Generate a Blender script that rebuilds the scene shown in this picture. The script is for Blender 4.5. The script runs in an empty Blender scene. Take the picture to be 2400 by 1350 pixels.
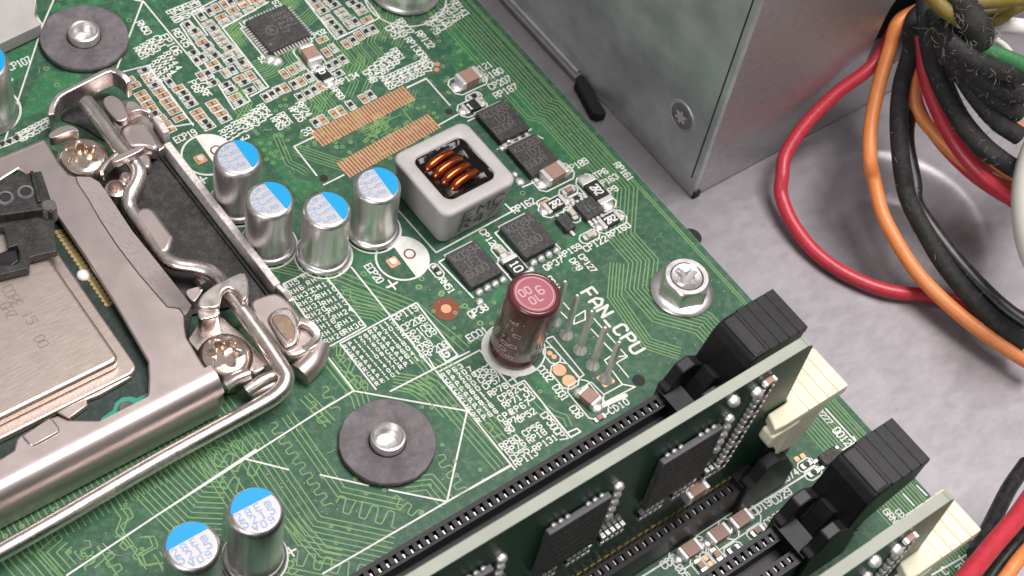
# Close-up of a green computer motherboard in a steel case.  1 unit = 1 cm.
# Board frame: X along the memory slots, Y across them, Z up; the board's top face is z = 0.
import bpy, bmesh, math, random
from mathutils import Vector, Matrix
random.seed(11)
SC = bpy.context.scene
SC.unit_settings.system = 'METRIC'
SC.unit_settings.scale_length = 0.01
COL = SC.collection

# ------------------------------------------------------------------ camera
cam_d = bpy.data.cameras.new('camera')
cam = bpy.data.objects.new('camera', cam_d); COL.objects.link(cam)
_W = ((0.79721551, -0.4236292, 0.43009968), (-0.58897663, -0.70214762, 0.40011904), (0.13249136, -0.57229977, -0.80927067))
cam.matrix_world = Matrix(((_W[0][0], -_W[0][1], -_W[0][2], -6.8377), (_W[1][0], -_W[1][1], -_W[1][2], -7.7807),
                           (_W[2][0], -_W[2][1], -_W[2][2], 17.9739), (0, 0, 0, 1)))
cam_d.sensor_width = 36.0
cam_d.lens = 60.075
cam_d.clip_start = 0.5; cam_d.clip_end = 2000.0
cam_d.dof.use_dof = True
cam_d.dof.focus_distance = 21.0
cam_d.dof.aperture_fstop = 0.65
SC.camera = cam

# ------------------------------------------------------------------ world, lamps, exposure
wd = bpy.data.worlds.new('World'); SC.world = wd; wd.use_nodes = True
nt = wd.node_tree; nt.nodes.clear()
tc = nt.nodes.new('ShaderNodeTexCoord'); sx = nt.nodes.new('ShaderNodeSeparateXYZ'); rmp = nt.nodes.new('ShaderNodeValToRGB')
bg = nt.nodes.new('ShaderNodeBackground'); wo = nt.nodes.new('ShaderNodeOutputWorld')
nt.links.new(tc.outputs['Generated'], sx.inputs[0]); nt.links.new(sx.outputs[2], rmp.inputs[0])
nt.links.new(rmp.outputs[0], bg.inputs[0]); nt.links.new(bg.outputs[0], wo.inputs[0])
rmp.color_ramp.elements[0].position = 0.0; rmp.color_ramp.elements[0].color = (0.17, 0.163, 0.163, 1)
rmp.color_ramp.elements[1].position = 0.9; rmp.color_ramp.elements[1].color = (0.60, 0.58, 0.57, 1)
e = rmp.color_ramp.elements.new(0.35); e.color = (0.48, 0.465, 0.46, 1)
bg.inputs[1].default_value = 0.50

def area_lamp(name, loc, target, sx_, sy_, power, colr):
    l = bpy.data.lights.new(name, 'AREA'); l.shape = 'RECTANGLE'; l.size = sx_; l.size_y = sy_
    l.energy = power; l.color = colr
    o = bpy.data.objects.new(name, l); COL.objects.link(o); o.location = loc
    d = Vector(target) - Vector(loc); o.rotation_euler = d.to_track_quat('-Z', 'Y').to_euler()
    return o
area_lamp('ceiling_lamp', (16, -4, 62), (1, 2, 0), 32, 32, 47000, (1.0, 0.965, 0.945))
area_lamp('side_fill_light', (-62, -30, 42), (0, 2, 0), 36, 30, 25000, (0.97, 0.98, 1.0))  # unseen fill lamp, added to brighten the faces towards minus X
vs = SC.view_settings
SC.display_settings.display_device = 'sRGB'
vs.view_transform = 'Standard'; vs.look = 'None'; vs.exposure = 0.12; vs.gamma = 1.0; vs.use_curve_mapping = False
SC.cycles.max_bounces = 8; SC.cycles.diffuse_bounces = 3; SC.cycles.glossy_bounces = 5
SC.cycles.caustics_reflective = False; SC.cycles.caustics_refractive = False
SC.cycles.use_denoising = True

# ------------------------------------------------------------------ materials
def material(name, base, rough=0.5, metal=0.0, var=None, bump=None, coat=0.0, spec=0.5, dust=0.0, rvar=0.0, stretch=None, trans=0.0, dustscale=9.0):
    """Principled material: base colour varied by noise (scale, second colour), noise relief (scale, strength), dust specks."""
    m = bpy.data.materials.new(name); m.use_nodes = True
    t = m.node_tree; b = t.nodes['Principled BSDF']
    b.inputs['Base Color'].default_value = (*base, 1); b.inputs['Roughness'].default_value = rough
    b.inputs['Metallic'].default_value = metal
    b.inputs['Specular IOR Level'].default_value = spec
    b.inputs['Coat Weight'].default_value = coat; b.inputs['Coat Roughness'].default_value = 0.15
    if trans: b.inputs['Subsurface Weight'].default_value = trans; b.inputs['Subsurface Radius'].default_value = (.12, .1, .06); b.inputs['Subsurface Scale'].default_value = .3
    co = t.nodes.new('ShaderNodeTexCoord'); src = co.outputs['Object']
    if stretch:
        mp = t.nodes.new('ShaderNodeMapping'); mp.inputs['Scale'].default_value = stretch
        mp.inputs['Rotation'].default_value = (0, 0, 0); t.links.new(src, mp.inputs[0]); src = mp.outputs[0]
    def noise(scale, detail=5.0, rough_=0.6):
        n = t.nodes.new('ShaderNodeTexNoise'); n.inputs['Scale'].default_value = scale
        n.inputs['Detail'].default_value = detail; n.inputs['Roughness'].default_value = rough_
        t.links.new(src, n.inputs['Vector']); return n.outputs[0]
    def ramp(fac, a, c, lo=0.35, hi=0.65):
        r = t.nodes.new('ShaderNodeMapRange'); r.inputs[1].default_value = lo; r.inputs[2].default_value = hi
        r.inputs[3].default_value = a; r.inputs[4].default_value = c; t.links.new(fac, r.inputs[0]); return r.outputs[0]
    colr = None
    if var:
        mx = t.nodes.new('ShaderNodeMix'); mx.data_type = 'RGBA'
        mx.inputs[6].default_value = (*base, 1); mx.inputs[7].default_value = (*var[1], 1)
        t.links.new(ramp(noise(var[0]), 0, 1), mx.inputs[0]); colr = mx.outputs[2]
    if dust:
        n1 = noise(dustscale, 8.0, 0.75); n2 = noise(dustscale * 14, 3.0, 0.6)
        ml = t.nodes.new('ShaderNodeMath'); ml.operation = 'MULTIPLY'
        t.links.new(ramp(n1, 0, 1, 0.46, 0.70), ml.inputs[0]); t.links.new(ramp(n2, 0, dust, 0.45, 0.7), ml.inputs[1])
        mx = t.nodes.new('ShaderNodeMix'); mx.data_type = 'RGBA'
        if colr: t.links.new(colr, mx.inputs[6])
        else: mx.inputs[6].default_value = (*base, 1)
        mx.inputs[7].default_value = (0.52, 0.48, 0.44, 1); t.links.new(ml.outputs[0], mx.inputs[0]); colr = mx.outputs[2]
    if colr: t.links.new(colr, b.inputs['Base Color'])
    if rvar:
        t.links.new(ramp(noise((var[0] if var else 6) * 1.7), max(0.02, rough - rvar), rough + rvar, 0.3, 0.7), b.inputs['Roughness'])
    if bump:
        bp = t.nodes.new('ShaderNodeBump'); bp.inputs['Strength'].default_value = bump[1]; bp.inputs['Distance'].default_value = 0.02
        t.links.new(noise(bump[0], 6.0), bp.inputs['Height']); t.links.new(bp.outputs[0], b.inputs['Normal'])
    return m
MT = dict(
    mask=material('green_solder_mask', (0.023, 0.085, 0.045), .42, var=(1.6, (0.034, 0.114, 0.060)), dust=.75, bump=(60, .05), spec=.32),
    pour=material('green_mask_over_copper', (0.032, 0.165, 0.060), .42, var=(2.5, (0.026, 0.130, 0.055)), dust=.65, bump=(70, .05), spec=.35),
    trace=material('green_mask_over_trace', (0.145, 0.300, 0.115), .42, var=(4, (0.20, 0.325, 0.125))),
    edge=material('board_edge', (0.42, 0.50, 0.40), .7),
    silk=material('white_silkscreen_ink', (0.76, 0.76, 0.72), .6, var=(7, (0.60, 0.61, 0.57))),
    copper=material('bare_copper', (0.80, 0.40, 0.24), .42, .55, var=(9, (0.70, 0.33, 0.19))),
    bronze=material('dull_copper', (0.20, 0.055, 0.025), .5, .2),
    gold=material('gold_contact', (0.72, 0.55, 0.25), .35, .8),
    tin=material('bright_solder', (0.84, 0.82, 0.80), .38, .75, bump=(40, .25)),
    lead=material('tinned_lead', (0.80, 0.765, 0.74), .36, .6),
    resist=material('resistor_body', (0.012, 0.012, 0.013), .5),
    ceram=material('ceramic_brown', (0.36, 0.22, 0.17), .5, var=(20, (0.30, 0.18, 0.14))),
    ceram2=material('ceramic_beige', (0.50, 0.45, 0.36), .5),
    epoxy=material('chip_epoxy', (0.026, 0.024, 0.025), .55, var=(26, (0.05, 0.047, 0.047)), bump=(38, .6), dust=.3, dustscale=14),
    laser=material('laser_marking', (0.14, 0.135, 0.13), .8),
    can=material('aluminium_can', (0.80, 0.77, 0.755), .37, 1.0, var=(3, (0.66, 0.64, 0.63)), stretch=(6, 6, .3), rvar=.05),
    cantop=material('aluminium_top', (0.55, 0.51, 0.52), .5, .45),
    blue=material('blue_print', (0.0, 0.30, 0.62), .45),
    bluetxt=material('blue_lettering', (0.24, 0.39, 0.64), .5),
    sleeve=material('maroon_sleeve', (0.085, 0.017, 0.020), .24, coat=.35, var=(4, (0.105, 0.026, 0.028))),
    sleevetop=material('maroon_top', (0.40, 0.12, 0.15), .3, .2, coat=.6),
    pink=material('pink_lettering', (0.56, 0.34, 0.36), .5),
    rubber=material('black_rubber', (0.020, 0.020, 0.021), .7),
    ferrite=material('grey_ferrite', (0.40, 0.375, 0.37), .5, var=(3, (0.46, 0.43, 0.425)), bump=(30, .12)),
    resin=material('black_resin', (0.005, 0.0045, 0.0045), .16, bump=(5, .35), spec=.3),
    wire=material('enamelled_copper', (0.40, 0.085, 0.025), .2, .9),
    print=material('black_print', (0.03, 0.03, 0.03), .6),
    washer=material('fibre_washer', (0.100, 0.088, 0.095), .66, var=(5, (0.150, 0.132, 0.140)), bump=(22, .5), dust=.35, dustscale=5),
    nickel=material('nickel_steel', (0.86, 0.78, 0.745), .29, 1.0, var=(5, (0.74, 0.655, 0.62)), rvar=.06, bump=(14, .04)),
    plate=material('satin_nickel_plate', (0.58, 0.495, 0.48), .36, .95, var=(1.4, (0.62, 0.53, 0.51)), rvar=.03, bump=(50, .03)),
    roll=material('glossy_nickel_roll', (0.66, 0.575, 0.555), .30, 1.0, var=(4, (0.60, 0.52, 0.51)), rvar=.04),
    flank=material('brushed_flank', (0.66, 0.57, 0.555), .42, .95, var=(9, (0.58, 0.495, 0.485)), stretch=(3,1,1), bump=(20, .25)),
    brown_reflect=material('recess_brown_reflection', (0.40, 0.30, 0.22), .38, .9, var=(6, (0.30, 0.22, 0.16)), bump=(12, .2)),  # brown tint imitates a reflection in the oblong recess
    rough_edge=material('sheared_steel_edge', (0.90, 0.82, 0.79), .5, .2, var=(14, (0.55, 0.47, 0.45)), bump=(22, .5)),
    screwm=material('tarnished_screw', (0.80, 0.72, 0.68), .22, .95, var=(3.5, (0.58, 0.43, 0.31)), rvar=.06, bump=(6, .05)),
    zinc=material('zinc_screw', (0.82, 0.79, 0.78), .33, .95, rvar=.06),
    film=material('black_film', (0.022, 0.020, 0.021), .6, dust=.5, dustscale=10, bump=(30, .3)),
    ihs=material('heat_spreader_nickel', (0.70, 0.585, 0.52), .36, .95, var=(3, (0.63, 0.525, 0.475)), stretch=(1.0, 14, 1), rvar=.05, bump=(16, .04)),
    subst=material('cpu_substrate', (0.012, 0.030, 0.024), .4, dust=.3),
    engrave=material('laser_engraving', (0.30, 0.24, 0.21), .6, .6),
    teal=material('substrate_edge_line', (0.03, 0.28, 0.20), .5),
    whitep=material('white_blob', (0.78, 0.77, 0.75), .6),
    black=material('black_plastic', (0.013, 0.012, 0.0135), .42, var=(6, (0.019, 0.018, 0.020)), bump=(60, .10), spec=.35),
    blackd=material('dusty_black_plastic', (0.012, 0.011, 0.011), .5, var=(5, (0.030, 0.027, 0.025)), bump=(24, .35), dust=.25),
    cream=material('cream_plastic', (0.76, 0.71, 0.55), .42, var=(3, (0.70, 0.64, 0.47)), trans=.1),
    chipside=material('chip_side_resin', (0.10, 0.098, 0.104), .6),
    ramface=material('memory_board_mask', (0.006, 0.034, 0.017), .4, var=(3, (0.009, 0.045, 0.022)), dust=.15),
    ramedge=material('memory_board_edge', (0.36, 0.37, 0.315), .75, var=(1.5, (0.31, 0.325, 0.28))),
    zincsheet=material('galvanised_sheet', (0.395, 0.368, 0.392), .38, .35, var=(3, (0.330, 0.306, 0.327)), rvar=.05, bump=(14, .05), dust=.06, dustscale=5, stretch=(1.0,1.7,1)),
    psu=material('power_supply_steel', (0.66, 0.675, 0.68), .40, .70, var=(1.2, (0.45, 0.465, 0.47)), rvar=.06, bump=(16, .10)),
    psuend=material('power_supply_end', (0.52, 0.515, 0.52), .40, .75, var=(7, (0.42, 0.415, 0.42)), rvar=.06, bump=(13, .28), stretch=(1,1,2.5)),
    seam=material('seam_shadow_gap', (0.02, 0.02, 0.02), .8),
    red=material('red_wire', (0.54, 0.032, 0.055), .36, var=(5, (0.46, 0.026, 0.045)), bump=(18, .18), dust=.2, dustscale=12),
    orange=material('orange_wire', (0.78, 0.255, 0.075), .42, var=(5, (0.70, 0.22, 0.06)), bump=(18, .2), dust=.2, dustscale=12),
    blackw=material('black_wire', (0.012, 0.012, 0.013), .38, dust=.3, dustscale=12),
    fuzzy=material('dusty_black_wire', (0.010, 0.0095, 0.0095), .75, dust=.22, dustscale=9, bump=(14, .25)),
    yellow=material('yellow_wire', (0.17, 0.115, 0.010), .55, dust=.4),
    green=material('green_wire', (0.03, 0.16, 0.055), .5, dust=.4),
    whitew=material('white_wire', (0.74, 0.71, 0.66), .4),
    speck=material('dust_speck', (0.50, 0.47, 0.43), .9),
    dust=material('lint', (0.22, 0.20, 0.18), .9),
)

# ------------------------------------------------------------------ mesh builder
class MB:
    """collects shapes; build() links them as ONE mesh object"""
    def __init__(s): s.v = []; s.f = []; s.k = 0
    def add(s, vs, fs):
        n = len(s.v); s.v += [tuple(p) for p in vs]; s.f += [tuple(i + n for i in f) for f in fs]; return s
    def box(s, x0, x1, y0, y1, z0, z1):
        return s.add([(x0,y0,z0),(x1,y0,z0),(x1,y1,z0),(x0,y1,z0),(x0,y0,z1),(x1,y0,z1),(x1,y1,z1),(x0,y1,z1)],
                     [(3,2,1,0),(4,5,6,7),(0,1,5,4),(1,2,6,5),(2,3,7,6),(3,0,4,7)])
    def obox(s, c, d, hl, hw, z0, z1):
        """box centred c, half length hl along unit dir d, half width hw across"""
        dx, dy = d; nx, ny = -dy, dx
        q = [(c[0]+a*dx*hl+b*nx*hw, c[1]+a*dy*hl+b*ny*hw) for a, b in ((-1,-1),(1,-1),(1,1),(-1,1))]
        return s.prism(q, z0, z1)
    def prism(s, pts, z0, z1):
        a = sum(pts[i][0]*pts[(i+1)%len(pts)][1]-pts[(i+1)%len(pts)][0]*pts[i][1] for i in range(len(pts)))
        if a < 0: pts = pts[::-1]
        n = len(pts)
        return s.add([(p[0],p[1],z0) for p in pts]+[(p[0],p[1],z1) for p in pts],
                     [tuple(range(n-1,-1,-1)), tuple(range(n,2*n))]+[(i,(i+1)%n,n+(i+1)%n,n+i) for i in range(n)])
    def prism_y(s, pts, y0, y1):
        """outline in XZ pushed along Y"""
        a = sum(pts[i][0]*pts[(i+1)%len(pts)][1]-pts[(i+1)%len(pts)][0]*pts[i][1] for i in range(len(pts)))
        if a < 0: pts = pts[::-1]
        n = len(pts)
        return s.add([(p[0],y0,p[1]) for p in pts]+[(p[0],y1,p[1]) for p in pts],
                     [tuple(range(n)), tuple(range(2*n-1,n-1,-1))]+[(i,n+i,n+(i+1)%n,(i+1)%n) for i in range(n)])
    def flat(s, pts, z):
        a = sum(pts[i][0]*pts[(i+1)%len(pts)][1]-pts[(i+1)%len(pts)][0]*pts[i][1] for i in range(len(pts)))
        if a < 0: pts = pts[::-1]
        return s.add([(p[0],p[1],z) for p in pts], [tuple(range(len(pts)))])
    def lathe(s, prof, c=(0,0), n=32, cap0=True, cap1=True):
        m = len(prof); vs = []
        for r, z in prof:
            for i in range(n):
                t = 2*math.pi*i/n; vs.append((c[0]+r*math.cos(t), c[1]+r*math.sin(t), z))
        fs = [(j*n+i, j*n+(i+1)%n, (j+1)*n+(i+1)%n, (j+1)*n+i) for j in range(m-1) for i in range(n)]
        if cap0: fs.append(tuple(range(n-1,-1,-1)))
        if cap1: fs.append(tuple((m-1)*n+i for i in range(n)))
        return s.add(vs, fs)
    def tube(s, pts, r, n=10, cap=True, rad=None):
        P = [Vector(p) for p in pts]; m = len(P); up = Vector((0.13, 0.21, 1)).normalized(); vs = []
        prev = None
        for i in range(m):
            t = (P[min(i+1,m-1)]-P[max(i-1,0)]).normalized()
            if prev is None: a = t.cross(up).normalized() if t.cross(up).length > 1e-3 else t.cross(Vector((1,0,0))).normalized()
            else: a = (prev - t*prev.dot(t)).normalized()
            prev = a; b = t.cross(a); rr = rad[i] if rad else r
            for k in range(n):
                w = 2*math.pi*k/n; vs.append(tuple(P[i]+a*(rr*math.cos(w))+b*(rr*math.sin(w))))
        fs = [(j*n+i, (j+1)*n+i, (j+1)*n+(i+1)%n, j*n+(i+1)%n) for j in range(m-1) for i in range(n)]
        if cap: fs += [tuple(range(n)), tuple((m-1)*n+i for i in range(n-1,-1,-1))]
        return s.add(vs, fs)
    def strap(s, pts, w, th):
        """sheet strap standing on edge: path of 3-D points (bottom edge), height w, thickness th"""
        m = len(pts); vs = []
        for i in range(m):
            a = Vector(pts[max(i-1,0)]); b = Vector(pts[min(i+1,m-1)]); d = b-a; nn = Vector((-d.y, d.x, 0)).normalized()*th/2
            p = Vector(pts[i])
            for q in (p-nn, p+nn, p+nn+Vector((0,0,w)), p-nn+Vector((0,0,w))): vs.append(tuple(q))
        fs = []
        for i in range(m-1):
            for k in range(4): fs.append((i*4+k, (i+1)*4+k, (i+1)*4+(k+1)%4, i*4+(k+1)%4))
        fs += [(3,2,1,0), tuple((m-1)*4+k for k in range(4))]
        return s.add(vs, fs)
    def seg(s, a, b, w, z, cap=True):
        """flat ink or trace stroke with rounded ends"""
        dx, dy = b[0]-a[0], b[1]-a[1]; L = math.hypot(dx, dy)
        if L < 1e-6: dx, dy, L = 1, 0, 1
        dx /= L; dy /= L; h = w/2; nx, ny = -dy*h, dx*h; c = h*.7 if cap else 0
        s.k += 1; z += (s.k % 61)*4e-5
        pts = [(a[0]+nx*.8,a[1]+ny*.8)] if 0 else []
        pts = [(a[0]-nx,a[1]-ny),(b[0]-nx,b[1]-ny),(b[0]+dx*c-nx*.55,b[1]+dy*c-ny*.55),(b[0]+dx*c+nx*.55,b[1]+dy*c+ny*.55),(b[0]+nx,b[1]+ny),(a[0]+nx,a[1]+ny),
               (a[0]-dx*c+nx*.55,a[1]-dy*c+ny*.55),(a[0]-dx*c-nx*.55,a[1]-dy*c-ny*.55)]
        return s.add([(p[0],p[1],z) for p in pts], [tuple(range(8))])
    def line(s, pts, w, z, closed=False):
        q = list(pts)+([pts[0]] if closed else [])
        for i in range(len(q)-1): s.seg(q[i], q[i+1], w, z)
        return s
    def ring(s, c, r, w, z, a0=0, a1=360, n=40):
        k = max(4, int(n*abs(a1-a0)/360)); vs = []; s.k += 1; z += (s.k % 61)*4e-5
        for i in range(k+1):
            t = math.radians(a0+(a1-a0)*i/k)
            vs += [(c[0]+(r-w/2)*math.cos(t), c[1]+(r-w/2)*math.sin(t), z), (c[0]+(r+w/2)*math.cos(t), c[1]+(r+w/2)*math.sin(t), z)]
        return s.add(vs, [(2*i,2*i+1,2*i+3,2*i+2) for i in range(k)])
    def disc(s, c, r, z, a0=0, a1=360, n=28):
        s.k += 1; z += (s.k % 61)*4e-5
        k = n if a1-a0 >= 360 else n
        pts = [(c[0]+r*math.cos(math.radians(a0+(a1-a0)*i/k)), c[1]+r*math.sin(math.radians(a0+(a1-a0)*i/k))) for i in range(k if a1-a0 >= 360 else k+1)]
        return s.add([(p[0],p[1],z) for p in pts], [tuple(range(len(pts)))])
    def xform(s, M):
        s.v = [tuple(M @ Vector(p)) for p in s.v]; return s
    def build(s, name, mat, parent=None, origin=None, smooth=None, bevel=0.0, loc=None, rot=None, segs=2):
        """origin: world point the mesh data is written about (the data is in world space); loc: data is local, object goes there"""
        me = bpy.data.meshes.new(name); o0 = Vector(origin) if origin is not None else Vector((0,0,0))
        me.from_pydata([tuple(Vector(p)-o0) for p in s.v], [], s.f); me.update()
        bm = bmesh.new(); bm.from_mesh(me); bmesh.ops.recalc_face_normals(bm, faces=bm.faces) if any(len(f) for f in s.f) and smooth is not None or bevel else None
        bm.to_mesh(me); bm.free()
        me.materials.append(MT[mat])
        if smooth is not None:
            for p in me.polygons: p.use_smooth = True
            me.set_sharp_from_angle(angle=math.radians(smooth))
        o = bpy.data.objects.new(name, me); COL.objects.link(o)
        if parent is not None: o.parent = parent
        if origin is not None:
            o.location = o0 - (world_of(parent) if parent is not None else Vector((0,0,0)))
        if loc is not None: o.location = loc
        if rot is not None: o.rotation_euler = rot
        if bevel:
            md = o.modifiers.new('edge', 'BEVEL'); md.width = bevel; md.segments = segs; md.limit_method = 'ANGLE'; md.angle_limit = math.radians(35)
        return o
def world_of(o):
    v = Vector((0,0,0))
    while o is not None: v += o.location; o = o.parent
    return v
def tag(o, label=None, cat=None, group=None, kind=None):
    if label: o['label'] = label
    if cat: o['category'] = cat
    if group: o['group'] = group
    if kind: o['kind'] = kind
    return o
def thing(name, label, cat, loc=(0,0,0), rz=0.0, group=None):
    o = bpy.data.objects.new(name, None); COL.objects.link(o); o.location = loc; o.rotation_euler = (0,0,rz); o.empty_display_size = .2
    return tag(o, label, cat, group)
def copy_tree(o, parent=None):
    c = o.copy(); COL.objects.link(c); c.parent = parent
    for ch in list(o.children): copy_tree(ch, c)
    return c
def curve(pts, n=8):
    """Catmull-Rom through 3-D (or 2-D) points"""
    P = [Vector(p) for p in pts]; P = [P[0]*2-P[1]]+P+[P[-1]*2-P[-2]]; out = []
    for i in range(1, len(P)-2):
        a, b, c, d = P[i-1], P[i], P[i+1], P[i+2]
        for k in range(n):
            t = k/n
            out.append(.5*((2*b)+(c-a)*t+(2*a-5*b+4*c-d)*t*t+(3*b-a-3*c+d)*t**3))
    out.append(P[-2]); return out
def rrect(x0, x1, y0, y1, r, n=4):
    out = []
    for cx, cy, a in ((x1-r,y1-r,0),(x0+r,y1-r,90),(x0+r,y0+r,180),(x1-r,y0+r,270)):
        for i in range(n+1):
            t = math.radians(a+90*i/n); out.append((cx+r*math.cos(t), cy+r*math.sin(t)))
    return out

# ------------------------------------------------------------------ single-stroke lettering
GL = {'A':'00 04 26 44 40|02 42','B':'00 06 36 45 44 33 03|33 42 41 30 00','C':'45 36 16 05 01 10 30 41','D':'00 06 26 44 42 20 00','E':'46 06 00 40|03 33',
 'F':'46 06 00|03 33','G':'45 36 16 05 01 10 30 41 43 23','H':'00 06|40 46|03 43','I':'16 36|26 20|10 30','J':'46 41 30 10 01','K':'00 06|46 02|13 40','L':'06 00 40',
 'M':'00 06 23 46 40','N':'00 06 40 46','O':'10 01 05 16 36 45 41 30 10','P':'00 06 36 45 44 33 03','Q':'10 01 05 16 36 45 41 30 10|22 40','R':'00 06 36 45 44 33 03|23 40',
 'S':'45 36 16 05 04 13 33 42 41 30 10 01','T':'06 46|26 20','U':'06 01 10 30 41 46','V':'06 20 46','W':'06 10 23 30 46','X':'00 46|06 40','Y':'06 23 46|23 20','Z':'06 46 00 40',
 '0':'10 01 05 16 36 45 41 30 10','1':'15 26 20|10 30','2':'05 16 36 45 44 00 40','3':'05 16 36 45 44 33 42 41 30 10 01','4':'30 36 02 42','5':'46 06 04 34 43 41 30 10 01',
 '6':'45 36 16 05 01 10 30 41 42 33 13 02','7':'06 46 10','8':'13 04 05 16 36 45 44 33 13 02 01 10 30 41 42 33','9':'01 10 30 41 45 36 16 05 04 13 33 44',
 '+':'21 25|03 43','_':'00 40','-':'13 33','.':'20 21','m':'00 04|03 14 23 20|23 34 43 40','i':'20 23|25 26','<':'45 03 41','/':'00 46','g':'44 14 03 02 11 41|44 41 30 10','t':'26 21 30|14 34'}
def text(mb, s, o, end=None, d='h', h=.1, adv=None, w=.02, z=.004, ang=None, wf=.62):
    """letters from baseline start o; d: 'h' runs along +X, 'v' runs along -Y; end: where the last letter stops"""
    a = {'h': 0.0, 'v': -90.0}[d] if ang is None else ang
    dx, dy = math.cos(math.radians(a)), math.sin(math.radians(a)); ux, uy = -dy, dx
    if end is not None:
        L = abs((end[0]-o[0])*dx+(end[1]-o[1])*dy); adv = L/max(1, len(s)-.25)
    elif adv is None: adv = h*.86
    lw = min(h*wf, adv*.76)
    for i, ch in enumerate(s):
        if ch == ' ' or ch not in GL: continue
        for st in GL[ch].split('|'):
            pts = []
            for p in st.split():
                x, y = int(p[0])/4*lw+i*adv, int(p[1])/6*h
                pts.append((o[0]+dx*x+ux*y, o[1]+dy*x+uy*y))
            for k in range(len(pts)-1): mb.seg(pts[k], pts[k+1], w, z)

# ================================================================== the setting: case floor
fl = MB()
# pressed dimple in the case floor: fine grid around it, plain sheet beyond
DC = (8.599,-0.499); RI, RO, DEP = .74, 1.42, .40
def dimple(x, y):
    r = math.hypot(x-DC[0], y-DC[1]); t = min(1, max(0, (RO-r)/(RO-RI))); return -DEP*(t*t*(3-2*t))
nx = 72; x0, x1, y0, y1 = DC[0]-1.9, DC[0]+1.9, DC[1]-1.9, DC[1]+1.9
gv = [(x0+(x1-x0)*i/nx, y0+(y1-y0)*j/nx) for j in range(nx+1) for i in range(nx+1)]
fl.add([(x, y, -.8+dimple(x, y)) for x, y in gv], [(j*(nx+1)+i, j*(nx+1)+i+1, (j+1)*(nx+1)+i+1, (j+1)*(nx+1)+i) for j in range(nx) for i in range(nx)])
BX0, BX1, BY0, BY1 = -14, 30, -18, 26
for a, b, c, d in ((BX0,x0,BY0,BY1),(x1,BX1,BY0,BY1),(x0,x1,BY0,y0),(x0,x1,y1,BY1)):
    fl.add([(a,c,-.8),(b,c,-.8),(b,d,-.8),(a,d,-.8)], [(0,1,2,3)])
floor = tag(fl.build('case_floor', 'zincsheet', smooth=40), 'grey galvanised steel case floor with a round pressed dimple', None, None, 'structure')
hole = MB(); hole.lathe([(.0,-.797),(.16,-.797)], (5.847,0.884), 24, False, False)
hole.build('punched_hole', 'seam', floor)

# ================================================================== motherboard
BR = 5.355                                   # right edge of the board
mbd = MB(); mbd.box(-9, BR, -9, 14, -.16, 0)
board = mbd.build('motherboard', 'mask')
tag(board, 'large green circuit board with white markings and fine traces', 'motherboard')
eb = MB(); eb.box(BR, BR+.006, -9, 14, -.155, -.006); eb.build('board_edge', 'edge', board)

# ---- copper areas under the green mask
pour = MB()
for q in (
 [(4.503,5.402),(4.742,5.415),(4.789,5.049),(4.78,4.504),(4.507,4.469),(4.259,4.493),(4.27,4.721),(4.491,4.952),(4.467,5.133)],
 [(4.725,3.855),(4.857,3.827),(4.805,2.695),(4.833,2.19),(4.153,2.283),(4.383,2.961),(4.549,3.134),(4.583,3.637)],
 [(4.331,3.964),(4.537,3.962),(4.546,3.612),(4.254,3.78)],
 [(3.977,3.043),(4.586,3.113),(4.613,2.946),(4.572,2.488),(4.927,2.282),(4.447,2.324),(4.56,2.976),(3.907,3.084)],
 [(1.134,4.934),(1.298,4.814),(1.527,4.861),(1.56,4.817),(1.334,4.742),(1.305,4.378),(1.288,4.037),(1.514,3.83),(1.496,3.741),(1.123,3.714),(1.129,4.255)],
 [(2.596,2.043),(2.863,2.051),(2.946,1.834),(2.825,1.767),(2.835,1.487),(2.694,1.489),(2.732,1.934),(2.244,1.978)],
 [(3.849,1.38),(4.06,1.396),(4.21,1.363),(3.991,1.211),(3.796,1.216),(3.589,0.979),(3.388,0.908)],
 [(2.093,-0.097),(2.264,-0.098),(2.305,-0.373),(2.388,-0.59),(2.169,-0.476),(2.1,-0.391)],
 [(2.461,1.16),(2.648,1.203),(2.475,1.02),(2.318,1.07)],
 [(-0.627,7.353),(-0.268,7.06),(-0.44,6.8),(-0.892,6.729),(-1.354,6.712),(-1.02,7.087)],
 [(-0.977,8.003),(-0.307,8.088),(-0.54,7.826),(-0.93,7.413),(-1.264,7.314),(-1.062,7.712)],
 [(1.274,2.732),(1.438,2.563),(1.643,2.632),(1.432,2.377),(1.158,2.378)],
 [(1.168,2.366),(1.198,2.104),(1.417,1.884),(1.311,2.053),(1.272,2.303)],
 [(0.04,8.341),(0.758,8.062),(0.527,8.071),(0.202,8.086),(0.004,8.149)],
 [(2.484,-3.561),(2.999,-3.349),(3.207,-3.407),(2.984,-3.513),(2.816,-3.529)],
): pour.flat(q, .0008+.00012*len(pour.f))
tag(pour.build('copper_area', 'pour', board), kind='stuff')
# small square copper blanks near the upper bolt
sq = MB()
for p in ((0.275,8.377),(0.035,8.332),(0.551,8.177),(0.785,7.928),(0.798,7.707),(1.021,7.441),(1.295,7.741),(0.644,7.37),(0.654,7.179),(1.01,7.212),(0.582,6.874)):
    sq.obox(p, (1,0), .075, .065, .0006, .0022)
tag(sq.build('copper_square', 'pour', board), kind='stuff')

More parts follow.
